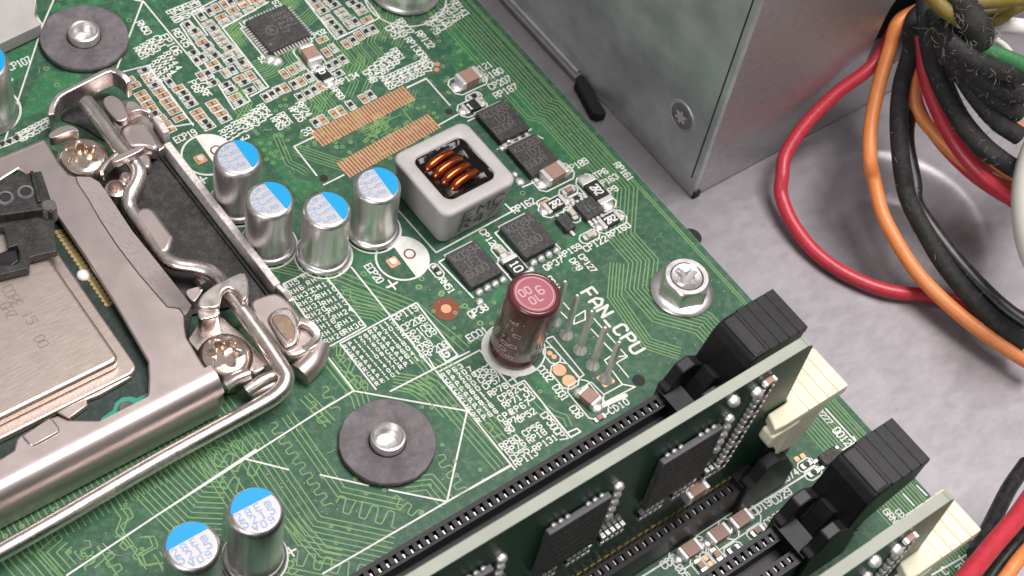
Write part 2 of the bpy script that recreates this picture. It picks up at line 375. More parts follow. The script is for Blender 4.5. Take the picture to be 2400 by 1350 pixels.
# ---- traces
tr = MB(); TW = .016
def offs(pts, d):
    out = []
    for i in range(len(pts)):
        a = Vector(pts[max(i-1,0)]); b = Vector(pts[i]); c = Vector(pts[min(i+1,len(pts)-1)])
        t1 = (b-a).normalized() if i > 0 else (c-b).normalized(); t2 = (c-b).normalized() if i < len(pts)-1 else t1
        n1 = Vector((-t1.y, t1.x)); n2 = Vector((-t2.y, t2.x)); n = (n1+n2)
        n = n.normalized()/max(.5, n.normalized().dot(n1)); out.append((b.x+n.x*d, b.y+n.y*d))
    return out
def bundle(pts, n, pitch, w=TW, skip=0.0):
    for i in range(n):
        if random.random() < skip: continue
        tr.line(offs(pts, i*pitch+random.uniform(-.004,.004)), w, .0026)
def serp(a, b, amp, per, w=TW):
    a = Vector(a); b = Vector(b); L = (b-a).length; t = (b-a)/L; nrm = Vector((-t.y, t.x)); n = max(8, int(L/per*18)); pts = []
    for i in range(n+1):
        s_ = i/n*L; ph = s_/per*2*math.pi; y = amp*math.tanh(5*math.sin(ph)); xx = s_
        q = a+t*xx+nrm*y; pts.append((q.x, q.y))
    tr.line(pts, w, .0026)
# along the right edge of the board
bundle([(4.66, 9.5), (4.66, 3.35), (4.80, 3.2), (4.80, 2.4)], 2, -.05)
bundle([(4.76, 9.5), (4.76, 3.3), (4.84, 3.2), (4.84, 1.72), (4.30, 1.12), (4.30, .62), (3.98, .30), (3.98, -.28), (4.35, -.72), (4.36, -1.2)], 8, .055)
bundle([(5.26, 9.5), (5.26, -9)], 2, -.035)
bundle([(4.62, -2.2), (4.62, -9)], 12, .05)
# under and beside the power converter
bundle([(4.226,0.638), (3.881,0.258), (3.794,-0.482), (4.038,-0.804)], 5, -.045)
# lower left: fan-out from the processor socket
for i in range(44): tr.line([(-4.45+.075*i, 1.62), (-4.45+.075*i, .98)], TW, .0026)
bundle([(-4.466,1.073), (-4.415,0.761), (-4.379,0.462)], 6, .08)
bundle([(-3.795,1.044), (-4.083,0.969), (-4.019,0.581)], 9, .075)
bundle([(-3.111,1.043), (-3.104,0.852), (-3.24,0.728), (-3.222,0.481)], 2, .08)
bundle([(-2.833,1.055), (-2.701,0.291), (-2.296,0.006)], 16, .068)
bundle([(-3.019,0.247), (-3.017,-0.217)], 3, .075); bundle([(-3.489,0.678), (-3.481,0.133)], 2, .3)
serp((-3.272,0.67), (-3.161,0.312), .05, .2); serp((-3.588,0.819), (-3.689,0.471), .06, .2); serp((-3.449,0.549), (-3.456,0.219), .06, .18)
serp((-3.049,0.951), (-3.075,0.623), .09, .34); serp((-3.042,0.522), (-3.137,0.039), .10, .36); serp((-2.993,0.491), (-3.088,0.007), .10, .36)
serp((-1.863,1.048), (-1.42,0.518), .10, .21); serp((-1.95,0.742), (-1.736,0.47), .09, .2); serp((-1.56,0.997), (-1.306,0.782), .09, .28)
bundle([(-1.808,1.181), (-1.619,0.978), (-1.542,0.79)], 2, .09)
# wide bus passing between the two bolts
p0, p1, p2 = (-0.697,1.009), (-0.721,-0.183), (-0.227,-0.695)
for k in (0, -.07, -.14, -.44, -.51, -.58, -.65, -.72, -.79, -.86): tr.line(offs([p0, p1, p2], k), TW, .0026)
q_ = offs([p0, p1, p2], -.29); serp(q_[0], q_[1], .05, .16); serp((q_[1][0]+.1, q_[1][1]), q_[2], .10, .2)
q_ = offs([p0, p1, p2], -1.02); tr.line(q_[:2], TW, .0026); serp(q_[1], q_[2], .09, .2)
q_ = offs([p0, p1, p2], -1.16); tr.line(q_, TW, .0026); q_ = offs([p0, p1, p2], -1.23); tr.line(q_, TW, .0026); q_ = offs([p0, p1, p2], -1.30); tr.line(q_, TW, .0026)
serp((-1.824,-0.644), (-1.78,-0.842), .06, .16); bundle([(-1.575,-0.191), (-1.513,-0.825), (-1.333,-0.998)], 4, .068)
bundle([(0.008,1.421), (0.024,0.806), (-0.11,0.416)], 4, .068); serp((0.227,1.533), (0.328,1.397), .06, .2); serp((0.173,1.32), (0.31,1.113), .09, .28)
bundle([(-0.516,1.117), (-0.49,0.935), (-0.459,0.634)], 3, .07); serp((-0.435,1.02), (-0.452,0.676), .05, .16)
# beside the lower bolt washer
bundle([(0.804,0.558), (0.868,0.392), (0.937,-0.958)], 9, .066)
serp((0.475,-0.426), (0.437,-0.977), .06, .17); bundle([(0.642,0.582), (0.797,0.386), (0.832,-0.012)], 3, .066)
bundle([(-0.062,-0.448), (0.268,-0.597), (0.289,-1.001)], 4, -.066); serp((-0.323,-0.612), (-0.175,-0.986), .06, .16)
serp((1.207,-0.37), (1.274,-0.683), .05, .22); serp((-0.185,1.119), (-0.231,0.749), .05, .16); serp((0.129,1.001), (0.295,0.822), .05, .15)
serp((0.171,1.543), (0.336,1.409), .07, .2); serp((0.214,1.287), (0.3,1.119), .10, .3); serp((0.081,1.19), (0.305,0.873), .06, .2); serp((0.786,2.162), (0.915,2.05), .07, .2)
# under the marking tables
bundle([(0.917,2.517), (1.085,2.241), (1.321,1.873), (1.499,1.593)], 3, -.07)
bundle([(0.841,2.267), (1.012,2.043), (1.236,1.769), (1.334,1.59)], 4, -.055)
bundle([(0.827,1.983), (1.075,1.747), (1.111,1.606)], 5, -.05)
bundle([(1.532,1.556), (1.593,1.176), (1.649,0.94), (1.699,0.657)], 3, -.09)
bundle([(0.688,0.832), (0.898,0.637), (0.972,0.413)], 6, -.05)
bundle([(1.094,1.027), (1.122,0.712), (1.115,0.618)], 3, -.06)
bundle([(0.144,3.01), (0.438,2.694), (0.788,2.345)], 7, .045)
bundle([(0.977,0.555), (1.03,0.507), (1.054,0.459)], 3, -.06)
bundle([(2.037,-0.572), (2.069,-0.688), (2.157,-0.807), (2.116,-0.958)], 2, -.07); bundle([(1.923,-0.387), (1.928,-0.519), (1.957,-0.618)], 2, -.08)
# fine routing in the upper field
for z0 in ((3.556,5.289),(3.351,5.311),(3.147,5.333),(4.082,5.517),(3.938,5.718),(3.091,5.551),(2.448,4.814),(2.35,4.961),(3.196,5.026),(2.955,5.071),(2.526,5.591),(1.471,5.464),(1.42,5.27)):
    bundle([(z0[0]-.25, z0[1]-.2), (z0[0], z0[1]), (z0[0], z0[1]+.3), (z0[0]+.12, z0[1]+.42)], random.randint(3,6), .045, .013)
for z0 in ((1.876,6.469),(1.981,5.9),(2.945,6.73),(2.953,6.316),(1.921,6.773),(2.021,5.739),(2.799,6.642),(1.961,6.609)):
    a = random.choice((0, 45, 90)); d = (math.cos(math.radians(a)), math.sin(math.radians(a)))
    bundle([(z0[0]-.2*d[0], z0[1]-.2*d[1]), z0, (z0[0]+.25, z0[1]+.1)], 6, .04, .013)
for i in range(18):
    z0 = (random.uniform(2.4,3.5), random.uniform(3.75,4.45)); a = random.choice((0,90,90,45))
    d = (math.cos(math.radians(a)), math.sin(math.radians(a))); bundle([z0, (z0[0]+.35*d[0], z0[1]+.35*d[1])], random.randint(1,4), .045, .012)
bundle([(1.507,4.796), (1.392,4.327), (1.48,4.151), (1.5,4.089)], 3, -.05, .014)
bundle([(1.603,4.535), (1.925,4.093), (2.036,3.952)], 5, -.045, .013)
tag(tr.build('copper_trace', 'trace', board), kind='stuff')

# ---- plated through holes (vias) as small rings
vi = MB()
def via(p, r=.022): vi.ring(p, r, .016, .0034, n=12)
for p in ((1.677,1.745),(1.87,1.507),(1.187,2.285),(2.021,1.191),(1.786,1.837),(1.688,1.744),(1.886,1.518),(3.773,2.295),(2.464,1.303),(2.039,0.87),(1.861,1.501),(2.024,1.194),(3.607,0.918),(1.869,1.507),(1.675,1.745),(2.02,1.197),(2.028,0.877),(-0.618,7.371),(-0.631,7.042),(0.784,7.62)): via(p, .032)
for i in range(70): via((random.uniform(2.0,3.55), random.uniform(3.7,4.5)))
for i in range(60): via((random.uniform(1.0,2.6), random.uniform(4.4,5.3)))
for i in range(60): via((random.uniform(3.4,4.7), random.uniform(4.2,6.8)))
for i in range(50): via((random.uniform(-3.8,1.2), random.uniform(-1.0,1.0)), .018)
for i in range(30): via((random.uniform(1.0,2.4), random.uniform(-.6,1.6)), .02)
for i in range(20): via((-4.23,1.52) if i == 0 else (random.uniform(-4.6,-3.6), random.uniform(1.1,1.35)), .025)
tag(vi.build('plated_hole', 'trace', board), kind='stuff')

# ---- drilled holes without plating
for p, r in (((3.74,3.983),.055),((1.598,3.868),.06),((3.254,-0.887),.085)):
    dh = MB(); dh.lathe([(0,.003),(r,.003)], p, 20, False, False); dh.build('drilled_hole', 'seam', board)
CELLS = [('R','v',(1.696,7.207)), ('R','v',(1.842,7.221)), ('E','v',(1.963,7.239)), ('E','v',(2.095,7.238)), ('R','v',(2.199,7.235)), ('E','v',(2.324,7.207)),
 ('R','v',(1.443,7.139)), ('R','v',(1.205,6.499)), ('R','v',(1.306,6.511)), ('C','v',(1.766,6.344)), ('R','v',(1.547,6.111)), ('C','v',(1.433,6.107)),
 ('R','v',(1.224,6.214)), ('K','v',(1.119,6.223)), ('E','v',(1.713,5.902)), ('C','v',(1.721,5.704)), ('C','v',(3.428,6.05)), ('R','v',(3.545,6.046)),
 ('E','v',(3.441,5.792)), ('R','v',(3.569,5.804)), ('R','v',(3.686,5.799)), ('E','v',(3.19,5.743)), ('R','v',(3.316,5.755)), ('C','v',(2.72,5.76)),
 ('E','v',(2.861,5.751)), ('C','v',(2.991,5.772)), ('E','v',(2.134,5.698)), ('E','v',(2.262,5.705)), ('C','v',(2.384,5.717)), ('R','v',(2.744,5.502)),
 ('R','v',(2.868,5.513)), ('R','v',(2.993,5.525)), ('R','v',(2.145,5.463)), ('E','v',(2.26,5.466)), ('R','v',(2.388,5.473)), ('R','v',(1.68,5.456)),
 ('R','v',(1.788,5.462)), ('R','v',(1.894,5.481)), ('E','v',(2.004,5.475)), ('R','v',(2.089,5.223)), ('R','v',(2.215,5.23)), ('R','v',(2.33,5.244)),
 ('E','v',(2.445,5.258)), ('R','v',(2.028,4.732)), ('E','v',(2.142,4.733)), ('E','v',(2.334,4.746)), ('E','v',(2.449,4.747)), ('R','v',(2.618,4.762)),
 ('E','v',(2.838,4.772)), ('R','v',(2.961,4.781)), ('R','v',(0.692,6.335)), ('C','h',(1.708,7.03)), ('R','h',(1.714,6.908)), ('E','h',(1.933,7.051)),
 ('E','h',(2.143,7.083)), ('E','h',(2.347,7.105)), ('E','h',(2.518,7.1)), ('C','h',(1.921,6.934)), ('C','h',(2.127,6.955)), ('C','h',(2.342,6.973)),
 ('C','h',(2.551,7.009)), ('R','h',(1.464,6.993)), ('C','h',(1.47,6.884)), ('E','h',(1.455,6.764)), ('R','h',(1.477,6.67)), ('C','h',(1.459,6.552)),
 ('R','h',(1.474,6.462)), ('E','h',(1.374,6.346)), ('R','h',(1.377,6.241)), ('R','h',(1.243,6.651)), ('C','h',(1.709,6.797)), ('C','h',(1.707,6.693)),
 ('C','h',(1.705,6.588)), ('R','h',(1.723,6.489)), ('C','h',(1.616,6.383)), ('R','h',(1.609,6.271)), ('R','h',(1.724,6.16)), ('C','h',(1.721,6.07)),
 ('R','h',(1.202,6.033)), ('E','h',(1.553,5.936)), ('R','h',(1.569,5.836)), ('R','h',(1.556,5.673)), ('R','h',(1.328,5.917)), ('R','h',(1.339,5.809)),
 ('E','h',(1.324,5.671)), ('R','h',(1.326,5.547)), ('R','h',(3.244,6.686)), ('E','h',(3.241,6.566)), ('R','h',(3.256,6.448)), ('C','h',(3.229,6.306)),
 ('R','h',(3.231,6.197)), ('R','h',(3.24,6.084)), ('R','h',(3.236,5.966)), ('R','h',(3.442,6.565)), ('R','h',(3.462,6.468)), ('C','h',(3.467,6.319)),
 ('C','h',(3.468,6.209)), ('R','h',(3.71,6.38)), ('R','h',(3.743,6.275)), ('C','h',(3.738,6.169)), ('E','h',(3.71,6.002)), ('E','h',(2.942,5.988)),
 ('R','h',(2.784,5.329)), ('E','h',(0.235,6.639)), ('E','h',(0.25,6.519)), ('E','h',(0.249,6.341)), ('E','h',(0.248,6.253)), ('E','h',(0.244,6.144)),
 ('E','h',(0.239,6.048)), ('R','h',(0.239,5.948)), ('E','h',(0.254,5.831)), ('E','h',(0.264,5.705)), ('E','h',(0.27,5.603)), ('R','h',(0.504,6.69)),
 ('E','h',(0.493,6.583)), ('E','h',(0.487,6.485)), ('R','h',(0.487,6.384)), ('E','h',(0.489,6.271)), ('E','h',(0.5,6.175)), ('E','h',(0.485,6.062)),
 ('E','h',(0.49,5.97)), ('E','h',(0.492,5.859)), ('E','h',(0.485,5.719)), ('E','h',(0.739,6.185)), ('R','h',(0.751,6.077)), ('R','h',(0.746,5.968)),
 ('R','h',(0.747,5.856)), ('E','h',(0.737,5.696)), ('E','h',(0.737,5.597)), ('R','h',(0.744,5.483)), ('R','h',(0.749,5.392)), ('E','h',(0.996,5.725)),
 ('E','h',(0.997,5.613)), ('E','h',(1.009,5.507)), ('R','h',(1.003,5.399)), ('R','h',(-1.724,6.468)), ('R','h',(-1.629,6.461)), ('R','h',(-1.523,6.467))]
# ---- white printing on the board
sk = MB(); LW = .023; SZ = .0046
cel_l, cel_w = .165, .094
def cell_outline(c, o, l=cel_l, w=cel_w, lw=.014):
    a, b = (l/2, w/2) if o == 'h' else (w/2, l/2)
    sk.line([(c[0]-a,c[1]-b),(c[0]+a,c[1]-b),(c[0]+a,c[1]+b),(c[0]-a,c[1]+b)], lw, SZ, True)
for t_, o_, c_ in CELLS: cell_outline(c_, o_)
L_ = sk.line
# outlines round component fields
for q in ([(1.606,7.329),(2.112,7.385)],[(1.606,7.329),(1.588,6.842)],[(1.361,7.204),(1.506,7.218),(1.514,7.024)],[(1.361,7.204),(1.196,5.488),(1.466,5.512),(1.476,5.64)],[(1.832,6.858),(2.668,6.981)],
 [(1.84,6.842),(1.816,5.605),(1.506,5.578)],[(3.148,6.764),(3.115,5.892),(3.903,5.943),(3.923,6.335)],[(0.118,6.841),(0.596,6.751),(0.579,5.512)],[(-0.242,5.813),(0.598,5.545)],
 [(2.055,6.734),(2.806,6.783),(2.806,6.029),(2.12,6.04),(2.052,6.044),(2.055,6.734)],
 [(1.622,4.528),(1.869,4.538)],[(3.484,4.643),(3.816,4.639)],
 [(1.881,4.528),(1.549,4.528),(1.542,3.951)],[(1.861,3.777),(1.534,3.769)],[(3.478,4.635),(3.812,4.653),(3.816,4.065)],[(3.475,3.854),(3.823,3.879)],
 [(4.213,3.723),(4.55,3.747)],[(3.867,3.707),(4.055,3.712)],[(4.022,3.002),(4.558,3.008),(4.597,2.925)],[(3.923,3.089),(4.558,3.145)],[(3.833,2.376),(4.192,2.355)],
 [(2.147,3.038),(2.187,2.08),(3.467,2.116),(3.456,2.266)],[(2.132,1.935),(2.187,1.243)],[(2.132,1.935),(2.24,1.939)],[(3.048,1.941),(3.065,1.376)],[(3.048,1.941),(3.608,1.976),(3.646,1.277)],[(2.698,1.954),(2.79,1.296)],
 [(0.217,2.677),(0.748,2.67),(0.761,1.59),(0.162,1.573),(0.217,2.677)],[(1.109,2.454),(1.115,0.618)],[(0.341,1.546),(1.512,1.559),(1.501,0.628),(1.321,0.622),(1.321,0.788),(1.504,0.776)],[(0.341,1.546),(0.349,0.749)],
 [(0.483,0.634),(1.115,0.618),(1.663,0.595)],[(0.103,1.634),(0.111,0.896)],
 [(1.165,0.784),(1.136,0.555),(1.788,0.543),(1.806,-0.104),(2.004,-0.119),(2.004,-1.094)],[(1.136,0.555),(1.145,-1.078)],
 [(-0.399,0.853),(0.103,0.878),(1.131,-0.098),(0.198,-0.99),(-0.296,-0.493)],[(-0.471,-0.312),(-0.875,0.113)],[(-1.54,-0.982),(1.133,-0.997)],[(-3.946,0.545),(-1.331,0.806)],[(-2.845,0.657),(-0.264,0.866)],[(-1.524,0.786),(-1.153,0.371)],
 [(0.072,8.465),(-0.275,8.117),(-1.231,7.011),(-1.688,6.479)],[(-0.95,8.057),(-0.297,8.106)],[(-0.275,8.304),(-0.286,8.111)],[(1.135,7.853),(0.549,7.261),(0.13,6.834),(0.161,6.682)],[(1.135,7.853),(1.146,7.183),(1.176,6.241)],[(1.041,7.929),(1.13,7.844)],
 [(1.4,-3.03),(4.25,-3.08)],[(5.061,-2.503),(5.061,-3.08),(4.835,-3.072)],[(5.09,-3.001),(5.052,-3.148)],[(5.062,-3.953),(5.066,-4.143)],[(5.297,-3.96),(5.306,-4.131)],[(4.582,-4.95),(5.065,-4.992),(5.339,-4.998)],[(5.055,-4.952),(5.047,-5.06)],
 [(1.998,-0.539),(2,-1.084),(2.157,-1.087),(2.144,-1.026),(2.017,-1.01)],[(0.52,-0.998),(1.137,-1.011)],
): L_(q, LW, SZ)
# fan header outline
for q in ([(2.6,0.237),(2.715,0.221),(2.704,-0.452),(2.63,-0.459),(2.6,0.237)],[(3.152,0.588),(3.155,0.41)],[(3.033,0.484),(3.047,0.322)],[(3.323,0.319),(3.138,0.311),(3.062,0.226),(3.236,0.207),(3.323,0.319)],[(3.343,0.164),(3.35,-0.532),(3.173,-0.53),(3.17,-0.782)],
 [(3.222,-0.218),(3.237,-0.399)],[(3.212,0.048),(3.226,-0.263)],[(3.257,-0.475),(3.362,-0.518)],[(3.063,-0.42),(3.188,-0.412)],[(3.063,-0.42),(3.036,-0.825),(3.153,-0.939),(2.643,-0.914)],[(3.036,-0.825),(2.739,-0.818),(2.716,-0.586),(2.557,-0.591)],[(2.739,-0.818),(2.643,-0.914)],[(2.557,-0.591),(2.593,-0.965)]): L_(q, .02, SZ)
L_([(2.57,-0.599),(2.578,-0.935),(2.975,-0.975)], .06, SZ+.001)
# polarity crosses
def plus(p, r=.065, rot=0):
    a = math.radians(rot)
    for k in (0, 90): 
        d = (math.cos(a+math.radians(k))*r, math.sin(a+math.radians(k))*r); sk.seg((p[0]-d[0],p[1]-d[1]), (p[0]+d[0],p[1]+d[1]), .024, SZ)
for p in ((0.205,4.647),(0.22,3.908),(0.204,3.183),(0.582,2.77),(1.445,2.678),(1.404,1.942),(1.903,-0.021),(-1.7,-0.553)): plus(p)
plus((1.402,1.952), .085)
# capacitor outlines: ring with a half-filled white segment
CAPS = [(0.392,4.077),(0.384,3.297),(0.907,2.802),(1.675,2.811),(-2.086,-0.397),(-2.874,-0.392)]
CPOS = []
for c, seg in (((0.527,4.932),(-25,150)),((1.757,2.242),(-25,152)),((0.411,5.041),None)):
    pass
EC = [((0.486,4.981), .345), ((1.755,2.231), .345)]                       # two unfitted capacitor places
for c, r in EC:
    sk.ring(c, r, .028, SZ); sk.disc(c, r-.01, SZ-.0004, -92, 88, 30)
for i, c in enumerate(CAPS):
    a0 = 0 if i < 4 else 180
    sk.ring(c, .375, .022, SZ)
    n_ = 24; sk.add([(c[0]+r*math.cos(math.radians(a0-90+180*k/n_)), c[1]+r*math.sin(math.radians(a0-90+180*k/n_)), SZ-.0005) for k in range(n_+1) for r in (.30,.365)], [(2*k,2*k+1,2*k+3,2*k+2) for k in range(n_)])
MC = (2.171,0.333)
sk.ring(MC, .405, .022, SZ); sk.disc(MC, .395, SZ-.0004, 100, 280, 30)
sk.ring((4.461,6.116), .60, .022, SZ)
sk.ring((-1.635,7.068), .43, .03, SZ)
# lettering: h runs along the slots, v runs across them
def th(s, a, b, h=.105, w=.019): text(sk, s, a, b, 'h', h, None, w, SZ+.0002)
def tv(s, a, b, h=.105, w=.019): text(sk, s, a, b, 'v', h, None, w, SZ+.0002)
th('ECP19', (0.235,5.353), (0.547,5.376)); th('ECP27', (0.804,2.474), (1.13,2.512)); tv('ECP20', (1.257,2.379), (1.307,2.067), .10)
th('CP121', (4.435,4.369), (4.786,4.382)); th('CP180', (4.478,4.193), (4.848,4.217)); th('CP207', (4.496,4.009), (4.865,4.032)); th('RP187', (4.468,3.841), (4.854,3.875))
tv('RP132', (4.172,5.443), (4.194,5.095)); tv('RP130RN45', (3.965,5.414), (3.995,4.782))
for k, s_ in enumerate(('RP137','CP49','CP51')): tv(s_, ((4.065,5.78)[0]-.11*k, (4.065,5.78)[1]-.02*k), ((4.079,5.471)[0]-.11*k, (4.079,5.471)[1]))
for k, s_ in enumerate(('RP143','CP116','RP74','CP120','RP73','CP79')): tv(s_, ((4.982,5.7)[0]-.115*k, (4.982,5.7)[1]-.03*k), ((4.985,5.378)[0]-.115*k, (4.985,5.378)[1]-.02*k))
for k, s_ in enumerate(('RN47','RN69','RN48','RN49','RN70','RN69')): tv(s_, ((3.867,4.972)[0]-.125*k, (3.867,4.972)[1]), ((3.884,4.729)[0]-.125*k, (3.884,4.729)[1]))
for k, s_ in enumerate(('RP61','RP59','RP50','CP46','CP47','CP48')): tv(s_, ((3.667,5.344)[0]-.115*k, (3.667,5.344)[1]-.03*k), ((3.671,5.106)[0]-.115*k, (3.671,5.106)[1]-.03*k))
th('RP134', (2.664,5.145), (3.022,5.171), .09); tv('RP60', (2.541,5.146), (2.536,4.922), .09); th('UP4', (2.097,6.746), (2.3,6.775), .085); tv('52', (1.97,6.137), (1.982,6.014), .08); th('S9', (1.773,4.604), (1.914,4.622), .11)
th('CP02', (2.815,6.071), (3.072,6.106), .08); tv('S2', (2.708,6.959), (2.732,6.824), .09)
for k, s_ in enumerate(('RP54','RP53','RP52','RP51')): tv(s_, ((1.491,5.385)[0]-.12*k, (1.491,5.385)[1]-.03*k), ((1.493,5.14)[0]-.12*k, (1.493,5.14)[1]-.03*k))
for k, s_ in enumerate(('RP55','RP65')): tv(s_, ((1.65,5.116)[0]-.12*k, (1.65,5.116)[1]-.02*k), ((1.661,4.888)[0]-.12*k, (1.661,4.888)[1]-.02*k))
for k, s_ in enumerate(('RP24','RP235')): tv(s_, ((1.968,5.157)[0]-.13*k, (1.968,5.157)[1]-.03*k), ((1.971,4.887)[0]-.13*k, (1.971,4.887)[1]-.03*k))
tv('RN50', (0.842,7.529), (0.878,7.263), .10)
for k, s_ in enumerate(('CN1','RN53','RN52','RN51')): tv(s_, ((0.905,7.177)[0]-.11*k, (0.905,7.177)[1]-.02*k), ((0.92,6.936)[0]-.11*k, (0.92,6.936)[1]-.02*k), .09)
for k, s_ in enumerate(('RN44','RN54','RN55','RN56','RN57')): tv(s_, ((0.883,6.842)[0]-.105*k, (0.883,6.842)[1]-.03*k), ((0.901,6.465)[0]-.105*k, (0.901,6.465)[1]-.03*k), .09)
tv('REP05', (1.198,7.154), (1.212,6.796), .10); tv('EP106', (1.005,7.144), (1.039,6.731), .11)
for k, s_ in enumerate(('RP198','EP197','EP102','EP100')): tv(s_, ((1.702,7.516)[0]-.13*k, (1.702,7.516)[1]), ((1.727,7.262)[0]-.13*k, (1.727,7.262)[1]), .11)
for k, s_ in enumerate(('P73','P88')): tv(s_, ((1.034,6.208)[0]-.13*k, (1.034,6.208)[1]), ((1.046,5.998)[0]-.13*k, (1.046,5.998)[1]))
tv('RF', (0.966,5.977), (0.979,5.857))
for k, s_ in enumerate(('RH13','RH12','RH11')): tv(s_, ((1.03,5.296)[0]-.11*k, (1.03,5.296)[1]-.02*k), ((1.035,4.944)[0]-.11*k, (1.035,4.944)[1]-.02*k), .09)
th('EP4', (-0.976,7.912), (-0.789,7.966), .12); th('CP107', (-1.042,7.566), (-0.724,7.611), .12); th('RP', (-1.213,7.352), (-1.093,7.372), .09)
for k, s_ in enumerate(('RH5','RH4','RH3','RH2','RH8')): tv(s_, ((-1.093,6.584)[0]-.10*k, (-1.093,6.584)[1]-.01*k), ((-1.082,6.427)[0]-.10*k, (-1.082,6.427)[1]-.01*k), .085)
# table of resistor names beside the socket
for k, s_ in enumerate(('RH5','RH6','RH33','RH32','RH31','RH20','RH27','RH16','RH19','RH26')):
    a, b = (0.21,2.587), (0.196,1.626); t = k/9; o = (a[0]+(b[0]-a[0])*t, a[1]+(b[1]-a[1])*t); th(s_, o, (o[0]+.072*len(s_), o[1]), .068, .0150)
for k, s_ in enumerate(('RH7','RH4','CM11','RH10','RH12','RH13','RH24','RH1','RH30')):
    a, b = (0.486,2.619), (0.48,1.628); t = k/8; o = (a[0]+(b[0]-a[0])*t, a[1]+(b[1]-a[1])*t); th(s_, o, (o[0]+.072*len(s_), o[1]), .068, .0150)
for k, s_ in enumerate(('RP128','CP177','RP116','CP110','RP108','RP111','CP147','RP107','RP101')):
    a, b = (0.354,1.447), (0.389,0.789); t = k/8; o = (a[0]+(b[0]-a[0])*t, a[1]+(b[1]-a[1])*t); th(s_, o, (o[0]+.074*len(s_), o[1]), .054, .0135)
for k, s_ in enumerate(('RP113','RP203','CP117','RP115','CP68','CP60','CP64','RP110')):
    a, b = (0.745,1.458), (0.771,0.829); t = k/7; o = (a[0]+(b[0]-a[0])*t, a[1]+(b[1]-a[1])*t); th(s_, o, (o[0]+.076*len(s_), o[1]), .062, .0150)
for o, b, s_ in (((1.115,1.451),(1.476,1.453),'RP119'),((1.136,1.278),(1.467,1.27),'CP208'),((1.128,1.14),(1.463,1.137),'RP105'),((1.131,1.038),(1.473,1.047),'RP109'),((1.135,0.919),(1.325,0.919),'CP69'),((1.154,0.799),(1.489,0.818),'RP208')): th(s_, o, b, .094, .015)
th('G', (1.353,0.677), (1.473,0.67), .11, .03)
for k, s_ in enumerate(('RP63','CP207','RP200','CP80','RP60','CP61','RP81','RP16','RP66')):
    a, b = (1.159,0.443), (1.153,-0.317); t = k/8; o = (a[0]+(b[0]-a[0])*t, a[1]+(b[1]-a[1])*t); th(s_, o, (o[0]+.080*len(s_), o[1]), .066, .0160)
for o, b, s_ in (((1.522,0.236),(1.768,0.249),'CP63'),((1.51,0.137),(1.769,0.149),'CP59'),((1.507,0.032),(1.762,0.038),'CP57'),((1.503,-0.095),(1.776,-0.085),'RP78'),((1.564,-0.213),(1.846,-0.21),'CP82'),((1.557,-0.322),(1.821,-0.324),'RP71'),
 ((1.571,-0.442),(1.883,-0.46),'RP67'),((1.394,-0.444),(1.617,-0.439),'CP4'),((1.587,-0.58),(1.851,-0.601),'CP52'),((1.416,-0.553),(1.641,-0.566),'RP74'),((1.37,-0.635),(1.474,-0.652),'90'),((1.526,-0.779),(1.795,-0.774),'CP56'),((1.52,-0.886),(1.789,-0.88),'RP18'),
 ((1.181,-0.775),(1.45,-0.763),'RP80'),((1.197,-0.871),(1.474,-0.888),'RP76'),((1.191,-0.976),(1.448,-0.982),'CP55'),((1.508,-1.019),(1.858,-1.003),'RP131'),((1.184,-1.064),(1.513,-1.069),'RP113')): th(s_, o, b, .082, .0175)
tv('CP53', (1.868,-0.141), (1.886,-0.397), .10); tv('CP50CP7', (1.868,-0.627), (1.904,-1.079), .10); tv('CO32', (2.243,-0.06), (2.248,-0.294), .10); tv('CO31', (2.238,-0.387), (2.242,-0.618), .10); tv('CD8', (2.236,-0.744), (2.254,-0.916), .10); th('CD10', (2.645,-1.095), (2.945,-1.086), .085)
tv('FAN_CPU', (3.445,0.566), (3.486,-0.562), .185, .038)
tv('RN51', (1.961,1.706), (1.981,1.45), .09); th('QP38', (1.979,0.993), (2.258,1.009), .10); th('ECO1', (1.757,0.71), (2.045,0.716), .10); tv('RP16', (3.175,0.997), (3.171,0.743), .09)
th('RP162', (3.479,2.066), (3.83,2.074), .10); th('CP189', (4.544,2.252), (4.895,2.241), .10); tv('RP161', (5.172,2.049), (5.189,1.712), .10); th('RTP6', (4.739,1.976), (5.029,1.984), .09); th('RP163', (4.748,1.824), (5.089,1.83), .09); th('UP9', (4.749,1.663), (4.961,1.67), .09)
th('RP160', (4.336,1.076), (4.709,1.067), .09); th('CP122', (3.921,1.057), (4.296,1.058), .09); th('RP159', (3.568,1.143), (3.915,1.145), .085); tv('CP127', (3.775,1.061), (3.831,0.752), .085); tv('DP8', (3.631,1.065), (3.678,0.871), .085); th('QP37', (3.271,1.088), (3.573,1.086), .09); tv('CP126', (2.877,2.07), (2.892,1.728), .09)
th('CD19', (3.256,-3.16), (3.549,-3.168), .10); th('CD29', (3.575,-3.184), (3.864,-3.188), .10); th('CD20', (3.29,-3.372), (3.568,-3.384), .10); th('CD6', (1.857,-3.108), (2.076,-3.127), .10); tv('CD5', (1.975,-3.16), (2.054,-3.332), .09); th('RO74', (3.851,-3.024), (4.136,-3.02), .08)
tv('QO12', (4.909,-2.79), (4.91,-3.058), .11, .02); tv('R227', (4.928,-2.47), (4.942,-2.701), .08, .014); tv('GRN', (4.662,-3.991), (4.69,-4.182), .09, .016); tv('CD', (4.794,-4.075), (4.815,-4.181), .08, .014); tv('RO', (4.907,-5.037), (4.922,-5.17), .10, .018); th('C', (4.733,-5.048), (4.828,-5.053), .1, .018)
th('CD11', (1.815,-2.935), (2.115,-2.931), .08, .012); th('RD1', (3.575,-2.901), (3.819,-2.925), .08, .012)
